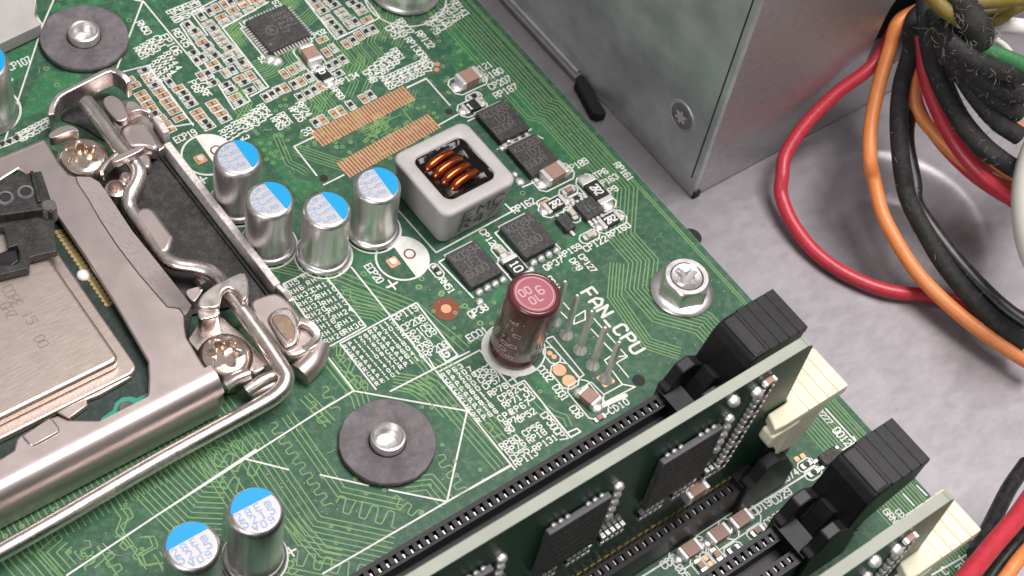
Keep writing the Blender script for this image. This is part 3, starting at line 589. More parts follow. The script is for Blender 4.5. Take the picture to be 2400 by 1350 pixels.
# small solder-mask marks: lead teeth and fan-out bars by the socket
def octo(c, o, l, w, ch=.07, rot=0.0):
    a, b = (l/2, w/2) if o == 'h' else (w/2, l/2); k = min(ch, a*.6, b*.6); ca, sa = math.cos(rot), math.sin(rot)
    q = [(-a+k,-b),(a-k,-b),(a,-b+k),(a,b-k),(a-k,b),(-a+k,b),(-a,b-k),(-a,-b+k)]
    L_([(c[0]+x*ca-y*sa, c[1]+x*sa+y*ca) for x, y in q]+[(c[0]+q[0][0]*ca-q[0][1]*sa, c[1]+q[0][0]*sa+q[0][1]*ca)], .019, SZ)
for c, o, l, w in (((4.291,4.3),'h',.56,.32),((4.305,2.304),'h',.60,.32),((2.603,5.768),'v',.56,.30),((4.069,3.886),'h',.44,.26),((2.585,5.385),'v',.42,.24),((4.02,1.89),'h',.48,.26),((4.654,1.786),'v',.66,.30),((4.509,1.294),'h',.50,.26),((2.931,1.319),'v',.54,.30),
  ((2.525,-0.769),'v',.58,.32),((3.04,-3.124),'h',.56,.30),((2.683,-3.122),'h',.56,.30),((2.253,-3.094),'h',.52,.28),((4.132,1.652),'v',.28,.16),((4.112,1.238),'h',.30,.16),((2.915,1.645),'v',.28,.16),((4.344,1.829),'h',.28,.15),((4.333,1.995),'h',.28,.16),((3.925,2.018),'h',.2,.12),((4.199,4.028),'h',.24,.14),
  ((3.138,-3.338),'h',.28,.16),((2.503,-3.304),'v',.28,.16),((2.374,-3.307),'v',.24,.14),((2.246,-3.31),'v',.28,.16),((2.731,-3.363),'h',.26,.15),((4.281,-2.98),'h',.24,.15),((4.282,-3.113),'h',.24,.15),((2.488,-0.33),'v',.40,.26),((2.529,-0.003),'v',.26,.16),((2.024,1.837),'v',.24,.13)): octo(c, o, l, w)
sp = tag(sk.build('printed_marking', 'silk', board), kind='stuff')

# ---- small surface-mounted parts soldered on the board
def mesh_of(fn, name, mat, bevel=0.0, smooth=None):
    m = MB(); fn(m); o = m.build(name, mat, smooth=smooth); me = o.data; bpy.data.objects.remove(o); return me
pad_me = mesh_of(lambda m: m.prism(rrect(-.030,.030,-.030,.030,.010,2), 0, .0042), 'solder_pad', 'copper')
term_me = mesh_of(lambda m: m.prism(rrect(-.030,.030,-.031,.031,.012,3), 0, .026), 'terminal', 'lead')
rbody_me = mesh_of(lambda m: m.box(-.034,.034,-.025,.025,.004,.034), 'chip_resistor', 'resist')
cbody_me = mesh_of(lambda m: m.box(-.036,.036,-.028,.028,.004,.048), 'chip_capacitor', 'ceram2')
kbody_me = mesh_of(lambda m: m.box(-.036,.036,-.030,.030,.004,.05), 'chip_capacitor', 'ceram')
def put(me, name, parent, loc, rz=0.0, sc=None):
    o = bpy.data.objects.new(name, me); COL.objects.link(o); o.parent = parent; o.location = loc; o.rotation_euler = (0,0,rz)
    if sc: o.scale = sc
    return o
def small_part(t_, o_, c, s=1.0):
    rz = (0 if o_ == 'h' else math.pi/2)+random.uniform(-.05,.05); d = (math.cos(rz), math.sin(rz))
    if t_ == 'E':
        for k in (-.043, .043): put(pad_me, 'solder_pad', board, (c[0]+d[0]*k*s, c[1]+d[1]*k*s, .001), rz, (s,s,1))
    else:
        me, nm = {'R':(rbody_me,'chip_resistor'), 'C':(cbody_me,'chip_capacitor'), 'K':(kbody_me,'chip_capacitor')}[t_]
        b = put(me, nm, board, (c[0], c[1], .001), rz, (s,s,s))
        for k in (-.046, .046): put(term_me, 'terminal', b, (k, 0, 0))
for t_, o_, c_ in CELLS: small_part(t_, o_, c_)
for t_, o_, c_, s_ in (('E','h',(3.925,2.018),.9),('C','v',(4.132,1.652),1.3),('C','h',(4.112,1.238),1.35),('C','v',(2.915,1.645),1.3),('R','v',(2.024,1.837),1.05),('R','h',(4.344,1.829),1.25),('K','h',(4.333,1.995),1.3),('R','h',(4.199,4.028),1.15),
  ('K','h',(2.476,-1.066),1.1),('K','h',(3.138,-3.338),1.3),('K','v',(2.503,-3.304),1.2),('E','v',(2.374,-3.307),1.0),('K','v',(2.246,-3.31),1.2),('R','h',(2.731,-3.363),1.1),('R','h',(4.281,-2.98),1.1),('R','h',(4.282,-3.113),1.1),('E','h',(4.291,-2.854),1.1),
  ('K','h',(2.277,-2.887),1.3),('K','h',(2.659,-2.881),1.3),('K','h',(2.928,-2.926),1.1)):
    small_part(t_, o_, c_, s_); cell_ok = True
# larger boxed parts: (centre, long axis, length, width, height, kind, print)
def chip_part(c, o, l, w, h, mat, marks=None, rot=0.0, nm=None, wide=.27):
    rz = (0 if o == 'h' else -math.pi/2)+rot
    m = MB(); m.box(-l/2+l*.2, l/2-l*.2, -w/2, w/2, .004, h); b = m.build(nm or ('chip_resistor' if mat == 'resist' else 'chip_capacitor'), mat, board, loc=(c[0],c[1],.001), rot=(0,0,rz))
    for k in (-1, 1):
        m = MB(); m.box(min(k*l*.31,k*l*.5), max(k*l*.31,k*l*.5), -w/2-.004, w/2+.004, .0, h+.004); m.build('terminal', 'lead', b, bevel=.012)
        m = MB(); m.lathe([(w*.44,.0),(w*.40,.012),(w*.25,.03)], (k*l*.54, 0), 14); m.build('solder_fillet', 'tin', b, smooth=60)
    if marks:
        m = MB(); text(m, marks, (-.08, -w*.28), (.08, -w*.28), 'h', w*.55, None, .022, h+.002); m.build('lettering', 'silk', b)
    return b
chip_part((4.291,4.3), 'h', .34, .22, .15, 'ceram'); chip_part((4.305,2.304), 'h', .36, .22, .15, 'ceram', rot=.05); chip_part((2.603,5.768), 'v', .32, .20, .14, 'ceram', rot=-.1)
chip_part((4.069,3.886), 'h', .30, .17, .05, 'resist', '1'); chip_part((2.585,5.385), 'v', .28, .15, .05, 'resist', '0')
chip_part((4.02,1.89), 'h', .34, .17, .06, 'resist', '2R2'); chip_part((4.654,1.786), 'v', .48, .22, .07, 'resist', '2R2'); chip_part((4.509,1.294), 'h', .34, .17, .06, 'resist', '2R2'); chip_part((2.931,1.319), 'v', .40, .22, .07, 'resist', '10')
chip_part((2.52,-0.775), 'v', .27, .18, .12, 'ceram', rot=.2); chip_part((3.04,-3.124), 'h', .29, .17, .11, 'ceram'); chip_part((2.683,-3.122), 'h', .29, .17, .11, 'ceram'); chip_part((2.253,-3.094), 'h', .29, .17, .11, 'ceram')

# ---- two rows of bare copper contacts for an unfitted part
def pad_row(a, b, n, length, d):
    a = Vector(a); b = Vector(b); u = (b-a)/(n-1); w = u.length*.62
    me = mesh_of(lambda m: m.box(-w/2, w/2, -length/2, length/2, 0, .0045), 'contact_strip', 'copper')
    for i in range(n):
        p = a+u*i; put(me, 'contact_strip', board, (p.x, p.y, .0012), math.atan2(u.y, u.x)+d)
pad_row((1.892,4.481), (3.435,4.545), 32, .30, .0)
pad_row((1.908,3.85), (3.449,3.947), 32, .30, .0)
# round and jumper pads
rp = lambda p, r, mat='copper', nm='solder_pad', h=.005: (lambda m: m.lathe([(r,0),(r,h)], (0,0), 24))(m := MB()) and m.build(nm, mat, board, loc=(p[0],p[1],.0012))
rp((1.787,1.283), .175, 'bronze', 'fiducial_mark', .003); rp((1.787,1.283), .068, 'copper', 'fiducial_mark', .006)
for p in ((2.478,-0.229), (2.485,-0.422)): rp(p, .088)
for p in ((2.526,0.037), (2.54,-0.035)): rp(p, .035)
for p in ((4.107,4.79), (4.036,4.713)): rp(p, .04)
for p in ((0.363,4.964), (1.618,2.242)):
    m = MB(); m.prism(rrect(-.075,.075,-.075,.075,.02), 0, .005); m.build('solder_pad', 'copper', board, loc=(p[0],p[1],.0012)); rp(p, .045, 'tin', 'solder_pad', .03)
for p in ((0.62,4.991), (1.877,2.241)):
    rp(p, .082, 'bronze', 'plated_hole', .006); rp(p, .058, 'silk', 'plated_hole', .008)

# ================================================================== square chip UP4
cc = (2.47,6.418)
qf = thing('square_chip', 'square black flat-pack chip with a round logo amid tiny parts', 'chip', (cc[0], cc[1], 0), math.radians(1.0))
m = MB(); m.prism(rrect(-.335,.335,-.335,.335,.015,2), .01, .095); m.build('body', 'epoxy', qf, loc=(0,0,0), bevel=.012)
for sd in range(4):
    m = MB()
    for i in range(12):
        p = -.27+.54*i/11; m.box(p-.011, p+.011, -.40, -.325, .002, .05)
    m.xform(Matrix.Rotation(math.radians(90*sd), 4, 'Z')); tag(m.build('lead_row', 'lead', qf, loc=(0,0,0)), kind='stuff')
m = MB(); m.ring((-.10,.0), .085, .014, .0965, n=28); text(m, 'R', (-.125,-.035), None, 'h', .07, None, .012, .0965); m.disc((-.26,-.22), .022, .0965)
text(m, 'A1427', (.03,.24), (.03,-.16), 'v', .075, None, .012, .0965); text(m, 'AZ24', (.12,.24), (.12,-.08), 'v', .075, None, .012, .0965); text(m, '15M3', (.21,.24), (.21,-.08), 'v', .075, None, .012, .0965)
tag(m.build('marking', 'laser', qf, loc=(0,0,0)), kind='stuff')
for p in ((2.104,6.014), (2.166,5.945)):
    m = MB(); m.lathe([(.085,0),(.075,.03),(.04,.055),(.0,.06)], (0,0), 16, True, False); m.build('solder_blob', 'tin', board, loc=(p[0],p[1],0), smooth=60)

# ================================================================== power transistors
def fet(corners, lines, label, balls, deg=0.0):
    cx = sum(c[0] for c in corners)/4; cy = sum(c[1] for c in corners)/4
    t = thing('power_transistor', label, 'transistor', (cx, cy, 0), math.radians(deg), 'power transistors by the inductor')
    w, l = .50, .60
    m = MB(); m.prism(rrect(-w/2,w/2,-l/2,l/2,.01,1), .012, .105); m.build('body', 'epoxy', t, loc=(0,0,0), bevel=.012)
    me = mesh_of(lambda q: q.lathe([(.054,0),(.056,.03),(.040,.066),(0,.075)], (0,0), 12, True, False), 'lead', 'tin', smooth=70)
    for i in range(4):
        x = -.19+.127*i
        if balls:
            o = bpy.data.objects.new('lead', me); COL.objects.link(o); o.parent = t; o.location = (x+.02, -l/2-.07, .004)
        else:
            q = MB(); q.box(x-.03, x+.03, -l/2-.05, -l/2-.001, .004, .03); q.build('lead', 'lead', t, loc=(0,0,0), bevel=.006)
    m = MB(); m.box(-w/2+.02, w/2-.02, l/2-.01, l/2+.06, .003, .03); m.build('drain_tab', 'lead', t, loc=(0,0,0), bevel=.006)
    m = MB()
    for i, s in enumerate(lines): text(m, s[0], (-.20+s[1], .13-.15*i), None, 'h', .115, .088, .013, .1065)
    tag(m.build('marking', 'laser', t, loc=(0,0,0)), kind='stuff'); return t
F = [([(3.902,3.629),(4.533,3.697),(4.581,3.192),(3.944,3.152)], (('K03B9',.0),('1D2',.1),('60DR',-.02)), 'black transistor K03B 1D2 60DR nearest the small brown capacitor by the steel box', False),
     ([(3.942,2.944),(4.542,2.987),(4.566,2.447),(3.953,2.437)], (('K03B9',.0),('1D2',.1),('60DR',-.02)), 'black transistor marked K03B9 1D2 at the right corner of the grey inductor', False),
     ([(3.07,1.956),(3.626,1.965),(3.627,1.317),(3.1,1.327)], (('K0394',.0),('1F1',.08),('6000',.0)), 'black transistor marked K0394 1F1 below the EMC lettering of the inductor', True),
     ([(2.165,1.915),(2.732,1.934),(2.762,1.339),(2.201,1.327)], (('K0394',.0),('1F1',.08),('6000',.0)), 'black transistor marked K0394 behind the maroon capacitor', True)]
for i, (q, ln, lb, bl) in enumerate(F): 
    t = fet(q, ln, lb, bl)
for p in ((3.088,1.198), (2.214,1.134)):
    m = MB(); m.lathe([(.055,0),(.055,.03),(.035,.055),(0,.06)], (0,0), 14, True, False); m.build('solder_blob', 'tin', board, loc=(p[0],p[1],0), smooth=60)
for q in (((3.984,3.069),.05),((4.14,3.129),.05),((3.851,2.467),.07),((3.866,2.605),.05)):
    m = MB(); m.lathe([(q[1],0),(q[1],.02),(q[1]*.6,.04),(0,.045)], (0,0), 12, True, False); m.build('solder_blob', 'tin', board, loc=(q[0][0],q[0][1],0), smooth=60)

# small voltage chip and three-legged parts near UP9
def small_ic(c, w, l, h, nl, label, mark=None, rz=0.0, sides=(-1,1)):
    t = thing('small_chip', label, 'chip', (c[0],c[1],0), rz)
    m = MB(); m.box(-w/2,w/2,-l/2,l/2,.02,h); m.build('body', 'epoxy', t, loc=(0,0,0), bevel=.012)
    for s in sides:
        for i in range(nl):
            x = 0 if nl == 1 else -w*.36+w*.72*i/(nl-1); q = MB(); y = s*(l/2+.035); q.box(x-.026, x+.026, y-.045, y+.045, .003, .04); q.build('lead', 'tin', t, loc=(0,0,0), bevel=.012)
    if mark: q = MB(); text(q, mark, (-w*.25,-.05), None, 'h', .10, None, .013, h+.0015); tag(q.build('marking', 'laser', t, loc=(0,0,0)), kind='stuff')
    return t
small_ic((4.36,1.588), .30, .30, .10, 4, 'little black chip with four silver leads beside the UP9 marking', '1L', 0.0)
t = small_ic((3.934,1.556), .16, .26, .10, 1, 'tiny black three-legged part beside the resistor marked RP162', None, .0)
t = small_ic((4.585,-3.066), .16, .28, .10, 2, 'tiny black three-legged part under the QO12 marking', None, math.pi/2)

# ================================================================== inductor with open window
ind_c = (2.80, 2.66); HB, HT, HH = .51, .60, .77
ind = thing('power_inductor', 'grey ferrite block inductor marked EMC R47 with copper coil showing', 'inductor', (ind_c[0], ind_c[1], 0), math.radians(1.0))
m = MB(); rings = []
n = len(rrect(-1,1,-1,1,.3,5))
def ring_at(h, r, z): return [(x, y, z) for x, y in rrect(-h,h,-h,h,r,5)]
for h, r, z in ((HB-.02,.10,.02),(HB,.11,.05),(HT-.01,.13,HH-.10),(HT,.14,HH-.04),(HT-.015,.13,HH-.008),(HT-.045,.11,HH),(.425,.13,HH),(.405,.12,HH-.015),(.395,.11,HH-.12)): rings.append(ring_at(h, r, z))
m.add([p for r in rings for p in r], [(j*n+i, j*n+(i+1)%n, (j+1)*n+(i+1)%n, (j+1)*n+i) for j in range(len(rings)-1) for i in range(n)])
m.add(rings[0], [tuple(range(n-1,-1,-1))]); m.build('ferrite_body', 'ferrite', ind, loc=(0,0,0), smooth=50)
g = MB(); k = 24
g.add([(-.40+.80*i/k, -.40+.80*j/k, HH-.085+.02*math.sin(9*i/k+3)*math.cos(11*j/k)+.012*random.random()+(.045 if (min(i,j,k-i,k-j) < 2) else 0)) for j in range(k+1) for i in range(k+1)],
      [(j*(k+1)+i, j*(k+1)+i+1, (j+1)*(k+1)+i+1, (j+1)*(k+1)+i) for j in range(k) for i in range(k)])
g.build('resin_filling', 'resin', ind, loc=(0,0,0), smooth=180)
for i in range(4):
    y = .24-.145*i; x = -.05+.03*i; q = MB()
    q.tube(curve([(x-.25,y-.03,HH-.15),(x-.20,y-.02,HH-.07),(x-.09,y,HH-.04),(x+.07,y+.015,HH-.038),(x+.18,y+.03,HH-.07),(x+.23,y+.03,HH-.15)], 6), .058, 14); q.build('coil_turn', 'wire', ind, loc=(0,0,0), smooth=180)
q = MB(); text(q, 'EMC', (-.30,0), (.38,0), 'h', .21, None, .027, 0, wf=.8); text(q, 'R47', (-.30,-.25), (.32,-.25), 'h', .20, None, .027, 0, wf=.8)
q.xform(Matrix.Translation((.04,-.573,.42)) @ Matrix.Rotation(math.radians(97.2), 4, 'X')); tag(q.build('lettering', 'print', ind, loc=(0,0,0)), kind='stuff')

# ================================================================== silver capacitors with blue print
def make_cap(h=.98):
    t = thing('capacitor', '', 'capacitor', (0,0,0), 0, 'blue-marked silver capacitors')
    R = .305
    m = MB(); m.lathe([(.30,.012),(.345,.02),(.354,.045),(.345,.08),(.315,.09),(R-.008,.10),(R-.012,.135),(R,.17),(R,h-.075),(R-.006,h-.045),(R-.02,h-.02),(R-.045,h-.004),(R-.065,h),(.0,h)], (0,0), 48, True, False)
    m.build('can', 'can', t, loc=(0,0,0), smooth=70)
    m = MB(); m.lathe([(0,h+.0015),(R-.062,h+.0015)], (0,0), 48, False, False); m.build('top_disc', 'cantop', t, loc=(0,0,0))
    m = MB(); rr = R-.040; a = math.radians(73)
    pts = [(rr*math.cos(-a+2*a*i/24), rr*math.sin(-a+2*a*i/24)) for i in range(25)]
    m.add([(x, y, h+(.004 if math.hypot(x,y) < R-.06 else .001)) for x, y in pts]+[(rr*math.cos(a)-.0, y, h+.004) for y in ()], [tuple(range(25))]); m.v = [(x,y,h+.0035) for x,y,_ in m.v]; m.build('blue_segment', 'blue', t, loc=(0,0,0))
    m = MB()
    text(m, '28Em', (-.025,.22), (-.025,-.20), 'v', .085, None, .0125, h+.0035); text(m, '5215', (-.13,.21), (-.13,-.19), 'v', .088, None, .0125, h+.0035); text(m, 'VO9', (-.225,.13), (-.225,-.13), 'v', .08, None, .0125, h+.0035)
    tag(m.build('lettering', 'bluetxt', t, loc=(0,0,0)), kind='stuff'); return t
cap0 = make_cap()
CL = ['blue-topped silver capacitor farthest back of the four, beside the ECP19 place', 'blue-topped silver capacitor second from the back, right against the first one',
      'blue-topped silver capacitor at the front of the four, by the ECP27 marking', 'blue-topped silver capacitor touching the grey inductor',
      'blue-topped silver capacitor by the lower bolt, the one with a white cross beside it', 'blue-topped silver capacitor cut off by the bottom edge of the photo']
for i, (c, l) in enumerate(zip(CAPS, CL)):
    o = cap0 if i == 0 else copy_tree(cap0)
    o.location = (c[0], c[1], 0); o.rotation_euler = (0, 0, math.radians((-2, 3, 1, -3, 88, 90)[i])); o['label'] = l
    if i >= 4: o.scale = (1.03, 1.03, 1.2)
# tall silver cans cut by the frame
for (p, R, h, lb) in (((-1.681,7.025), .40, 1.05, 'silver capacitor cut off by the left edge above the socket'), ((4.53,6.216), .50, .5, 'wide silver can cut off by the top edge of the photo')):
    t = thing('capacitor', lb, 'capacitor', (p[0],p[1],0))
    m = MB(); m.lathe([(R*.98,.01),(R*1.06,.03),(R*1.07,.06),(R*1.02,.09),(R*.97,.12),(R,.17),(R,h-.07),(R-.02,h-.02),(R-.06,h),(0,h)], (0,0), 48, True, False); m.build('can', 'can', t, loc=(0,0,0), smooth=70)
    m = MB(); a = math.radians(60); m.add([((R-.04)*math.cos(-a+2*a*i/20), (R-.04)*math.sin(-a+2*a*i/20), h+.003) for i in range(21)], [tuple(range(21))]); m.build('blue_segment', 'blue', t, loc=(0,0,0))

# ================================================================== maroon capacitor
mc = thing('capacitor', 'tall maroon-sleeved electrolytic capacitor with pinkish top', 'capacitor', (MC[0],MC[1],0))
mc.rotation_euler = (math.radians(2.4), math.radians(3.4), 0)
R = .335; h = 1.26
m = MB(); m.lathe([(R-.03,.02),(R-.005,.04),(R,.07),(R,.10),(R-.02,.15),(R-.022,.17),(R,.21),(R,h-.06),(R-.008,h-.025),(R-.03,h-.005),(R-.055,h),(R-.07,h-.012)], (0,0), 48, True, False); m.build('sleeve', 'sleeve', mc, loc=(0,0,0), smooth=70)
m = MB(); m.lathe([(R-.068,h-.016),(0,h-.016)], (0,0), 40, False, False); m.build('top_disc', 'sleevetop', mc, loc=(0,0,0))
m = MB(); m.ring((0,0), R-.10, .012, h-.013); text(m, 'OO', (-.17,.03), (-.01,.03), 'h', .10, None, .02, h-.013); text(m, 'OL', (-.12,-.12), (.06,-.12), 'h', .10, None, .02, h-.013)
text(m, '6', (.05,-.05), None, 'h', .12, None, .02, h-.013); tag(m.build('marking', 'pink', mc, loc=(0,0,0)), kind='stuff')
m = MB()
def wrap(s, ang0, z0, hh, step, along_z=True):
    q = MB(); text(q, s, (0,0), None, 'h', hh, step, .020, 0)
    for f_ in q.f:
        vs_ = []
        for i_ in f_:
            x, y, _ = q.v[i_]; a_ = math.radians(ang0)+y/R*1.0; vs_.append(((R+.002)*math.cos(a_), (R+.002)*math.sin(a_), z0-x))
        m.add(vs_, [tuple(range(len(vs_)))])
wrap('YX 100V', 185, .98, .09, .115); wrap('L U O 6', 205, 1.0, .09, .115)
tag(m.build('lettering', 'pink', mc, loc=(0,0,0)), kind='stuff')

# ================================================================== fan header: five bare pins
fh = thing('fan_header', 'five bare upright pins beside the FAN_CPU marking', 'pin header', (2.886,-0.13)+(0,))
fo = world_of(fh)
for i, b in enumerate(((2.87,0.386), (2.873,0.146), (2.886,-0.13), (2.879,-0.402), (2.896,-0.655))):
    lean = (-.01+.008*i, .0)
    q = MB(); w = .030; H_ = .92-.015*i
    q.add([(b[0]+x*w, b[1]+y*w, .0) for x, y in ((-1,-1),(1,-1),(1,1),(-1,1))]+[(b[0]+lean[0]+x*w, b[1]+y*w, H_-.04) for x, y in ((-1,-1),(1,-1),(1,1),(-1,1))]+[(b[0]+lean[0]+x*w*.5, b[1]+y*w*.5, H_) for x, y in ((-1,-1),(1,-1),(1,1),(-1,1))],
          [(j*4+k_, j*4+(k_+1)%4, (j+1)*4+(k_+1)%4, (j+1)*4+k_) for j in range(2) for k_ in range(4)]+[(8,9,10,11)])
    pin = q.build('pin', 'lead', fh, origin=fo)
    q = MB()
    if i == 4: q.prism([(b[0]+x, b[1]+y) for x, y in rrect(-.09,.09,-.09,.09,.012,2)], .001, .008); q.build('solder_pad', 'copper', fh, origin=fo)
    q = MB(); q.lathe([(.092,.004),(.088,.02),(.06,.05),(.04,.11),(.02,.14)], b, 18); q.build('solder_cone', 'tin' if i < 1 or i == 4 else 'lead', fh, origin=fo, smooth=60)

# ================================================================== cooler bolts with fibre washers
def bolt(p, rw, label, sl):
    t = thing('cooler_bolt', label, 'bolt', (p[0],p[1],0), 0, 'cooler mounting bolts')
    m = MB(); m.lathe([(.235,.02),(rw-.01,.02),(rw,.035),(rw,.085),(rw-.012,.1),(.235,.1),(.225,.09)], (0,0), 96, False, False); m.v = [(x*(1+(.006*math.sin(7*math.atan2(y,x)+sl)+.004*math.sin(19*math.atan2(y,x)) if x*x+y*y > .2 else 0)), y*(1+(.006*math.sin(7*math.atan2(y,x)+sl)+.004*math.sin(19*math.atan2(y,x)) if x*x+y*y > .2 else 0)), z) for x, y, z in m.v]; m.build('washer', 'washer', t, loc=(0,0,0), smooth=50)
    m = MB(); m.lathe([(.215,-.1),(.215,.19),(.205,.215),(.185,.222),(.168,.21),(.160,.17)]+[(.148-.003*k+.012*(k % 2), .17-.018*k) for k in range(1, 8)]+[(.08,.03),(.0,.02)], (0,0), 40, False, False); m.build('threaded_sleeve', 'zinc', t, loc=(0,0,0), smooth=40)
    m = MB(); m.lathe([(.222,.03),(.245,.03)], (0,0), 40, False, False); m.build('washer_gap', 'seam', t, loc=(0,0,.0))
    return t
bolt((0.027,0.029), .59, 'threaded bolt sleeve in a grey fibre washer between socket and memory slots', 0)
bolt((0.068,7.562), .60, 'threaded bolt sleeve in a grey washer at the top corner of the photo', 1)

# ================================================================== board screw
def hexpts(r, rot=0, n=6): return [(r*math.cos(math.radians(60*i+rot)), r*math.sin(math.radians(60*i+rot))) for i in range(n)]
bs = thing('board_screw', 'large silver hex-flange screw with a cross slot holding the board corner', 'screw', (4.617,-0.112)+(0,), math.radians(12))
m = MB(); m.lathe([(.42,.004),(.425,.03),(.41,.05),(.36,.07),(.30,.085)], (0,0), 48); m.build('flange', 'zinc', bs, loc=(0,0,0), smooth=45)
q = MB(); N_ = 48; prof = [(1.0,.08),(1.0,.29),(.975,.335),(.90,.352),(.72,.352),(.69,.342)]
vs_ = []
for k_, (s_, z_) in enumerate(prof):
    for i in range(N_):
        a_ = 2*math.pi*i/N_; hexr = .30/math.cos(((a_+math.pi/6) % (math.pi/3))-math.pi/6); r_ = (hexr if k_ < 2 else min(hexr, .315)*1.0 if k_ == 2 else .315)*s_
        vs_.append((r_*math.cos(a_), r_*math.sin(a_), z_))
q.add(vs_, [(j*N_+i, j*N_+(i+1)%N_, (j+1)*N_+(i+1)%N_, (j+1)*N_+i) for j in range(len(prof)-1) for i in range(N_)]); q.build('hex_head', 'zinc', bs, loc=(0,0,0), smooth=35)
# recessed cross: dished face with four-armed slot
q = MB(); NR, NA = 24, 96
def cross_depth(x, y):
    r = math.hypot(x, y); a = min(abs(x), abs(y)); b = max(abs(x), abs(y))
    d = .02*(1-(r/.205)**2)
    if b < .175 and a < .062*(1-.3*b/.175): d += .16*(1-b/.21)
    elif r < .11: d += .07*(1-r/.11)
    return d
vs_ = [(0,0,.342-cross_depth(0,0))]
for j in range(1, NR+1):
    for i in range(NA):
        r_ = .205*j/NR; a_ = 2*math.pi*i/NA; x, y = r_*math.cos(a_), r_*math.sin(a_); vs_.append((x, y, .342-cross_depth(x, y)))
fs_ = [(0, 1+i, 1+(i+1)%NA) for i in range(NA)]+[(1+(j-1)*NA+i, 1+j*NA+i, 1+j*NA+(i+1)%NA, 1+(j-1)*NA+(i+1)%NA) for j in range(1, NR) for i in range(NA)]
q.add(vs_, fs_); q.build('cross_recess', 'zinc', bs, loc=(0,0,0), smooth=40)

# ================================================================== grey cover at the far corner
gc_o = Vector((*(-0.496,8.276), 0))
gc = thing('grey_cover', 'flat grey cover plate at the top corner beside the first bolt', 'cover', gc_o)
m = MB(); m.prism([(-1.483,7.867),(-1.019,7.863),(-0.421,7.915),(-0.387,7.918),(-0.373,8.13),(-0.27,8.282),(-0.238,8.452),(-1.114,8.935)], .03, .25); m.build('cover_face', 'ferrite', gc, origin=gc_o, bevel=.015)
m = MB(); m.prism([(-1.423,8.052),(-0.952,8.048),(-0.317,8.095),(-0.257,8.319),(-0.114,8.641),(-1.039,9.152)], .005, .028); m.build('cover_foot', 'silk', gc, origin=gc_o)

# ================================================================== processor socket: stiffener, brackets, load plate, screws
so = Vector((-1.1, 3.7, 0))
sk_t = thing('processor_socket', 'steel processor socket frame with hinge brackets and black insulating film', 'socket', so)
# black film on the board inside the frame
m = MB(); m.prism([(-0.167,5.577),(0.041,5.356),(0.078,2.592),(-0.215,2.591),(-1.005,2.843),(-1.7,2.0),(-7,2.0),(-7,5.4),(-1.6,5.4),(-0.723,5.383)], .004, .05); m.build('insulating_film', 'film', sk_t, origin=so)
# bent-up steel rim along the right side, sheared top edge
a, b = Vector((0.02,5.228)), Vector((0.047,2.551))
m = MB(); m.strap([(a.x,a.y,.03),(b.x,b.y,.03)], .25, .10); m.build('frame_rim', 'rough_edge', sk_t, origin=so, bevel=.012)
d = (b-a).normalized(); nn = Vector((d.y,-d.x))
m = MB(); m.strap([(a.x+nn.x*.11,a.y+nn.y*.11+0,.03),(b.x+nn.x*.11,b.y+nn.y*.11,.03)], .06, .02); m.build('film_fold', 'blackd', sk_t, origin=so)
# lower end of the rim runs down to the foot
m = MB(); m.strap([(b.x,b.y,.03),(*(0.077,2.43),.02),(*(0.08,2.267),.02)], .24, .08); m.build('frame_rim', 'nickel', sk_t, origin=so, bevel=.015)

# ---- upper hinge bracket
def chaikin(pts, n=2):
    for _ in range(n):
        out = []
        for i in range(len(pts)):
            a, b = Vector(pts[i]), Vector(pts[(i+1)%len(pts)]); out += [tuple(a.lerp(b,.25)), tuple(a.lerp(b,.75))]
        pts = out
    return pts
def plate(name, pts, z0, z1, mat='nickel', bev=.02, segs=3, sm=2):
    q = MB(); q.prism(chaikin(pts, sm), z0, z1); return q.build(name, mat, sk_t, origin=so, bevel=bev, smooth=35, segs=segs)
def bent(name, pts, w, th, mat='nickel', n=6, bev=.018):
    q = MB(); q.strap([tuple(p) for p in curve(pts, n)], w, th); return q.build(name, mat, sk_t, origin=so, bevel=bev, smooth=40)
plate('bracket_base', [(-0.248,6.349),(0.012,6.325),(0.109,6.062),(0.188,5.77),(0.116,5.325),(-0.141,5.274),(-0.473,5.428),(-0.356,5.961)], .02, .09)
plate('shade_sheet', [(-0.929,6.482),(-0.653,6.61),(-0.077,6.613),(-0.176,6.295),(-0.409,5.576),(-0.597,5.886),(-0.684,6.219)], .008, .03, 'film', .004)  # black sheet added to stand in for the shade inside the hinge loop
bent('hinge_loop', [(-1.105,6.234,0.18),(-1.008,6.36,0.2),(-0.873,6.444,0.22),(-0.686,6.46,0.24),(-0.409,6.476,0.25),(-0.157,6.497,0.25),(-0.045,6.454,0.25),(0.008,6.331,0.24),(0.031,6.213,0.2)], .30, .085)
plate('hinge_tab', [(-0.438,6.118),(-0.331,6.178),(-0.243,6.148),(-0.195,6.02),(-0.218,5.871),(-0.258,5.693),(-0.401,5.676),(-0.446,5.861)], .36, .47, 'plate')
plate('bracket_ear', [(-0.12,6.096),(0.012,6.061),(0.039,5.842),(-0.081,5.87),(-0.194,5.854)], .2, .3, 'plate')
bent('hinge_lip', [(-0.304,5.876,0.26),(-0.16,5.834,0.3),(-0.03,5.8,0.3),(0.043,5.717,0.28),(0.037,5.658,0.22)], .12, .06)
plate('bracket_step', [(-0.391,5.737),(-0.244,5.733),(-0.052,5.622),(-0.074,5.215),(-0.201,5.15),(-0.268,5.268),(-0.466,5.363),(-0.463,5.579)], .1, .33, 'plate', .05)
bent('bracket_corner', [(0.112,5.691,0.1),(0.103,5.515,0.12),(0.083,5.346,0.14)], .2, .10, 'rough_edge')
plate('cross_bar', [(-0.864,5.068),(-0.639,5.072),(-0.441,5.063),(-0.395,5.016),(-0.476,4.976),(-0.681,4.971),(-0.876,4.969)], .57, .68, 'plate', .022, sm=1)
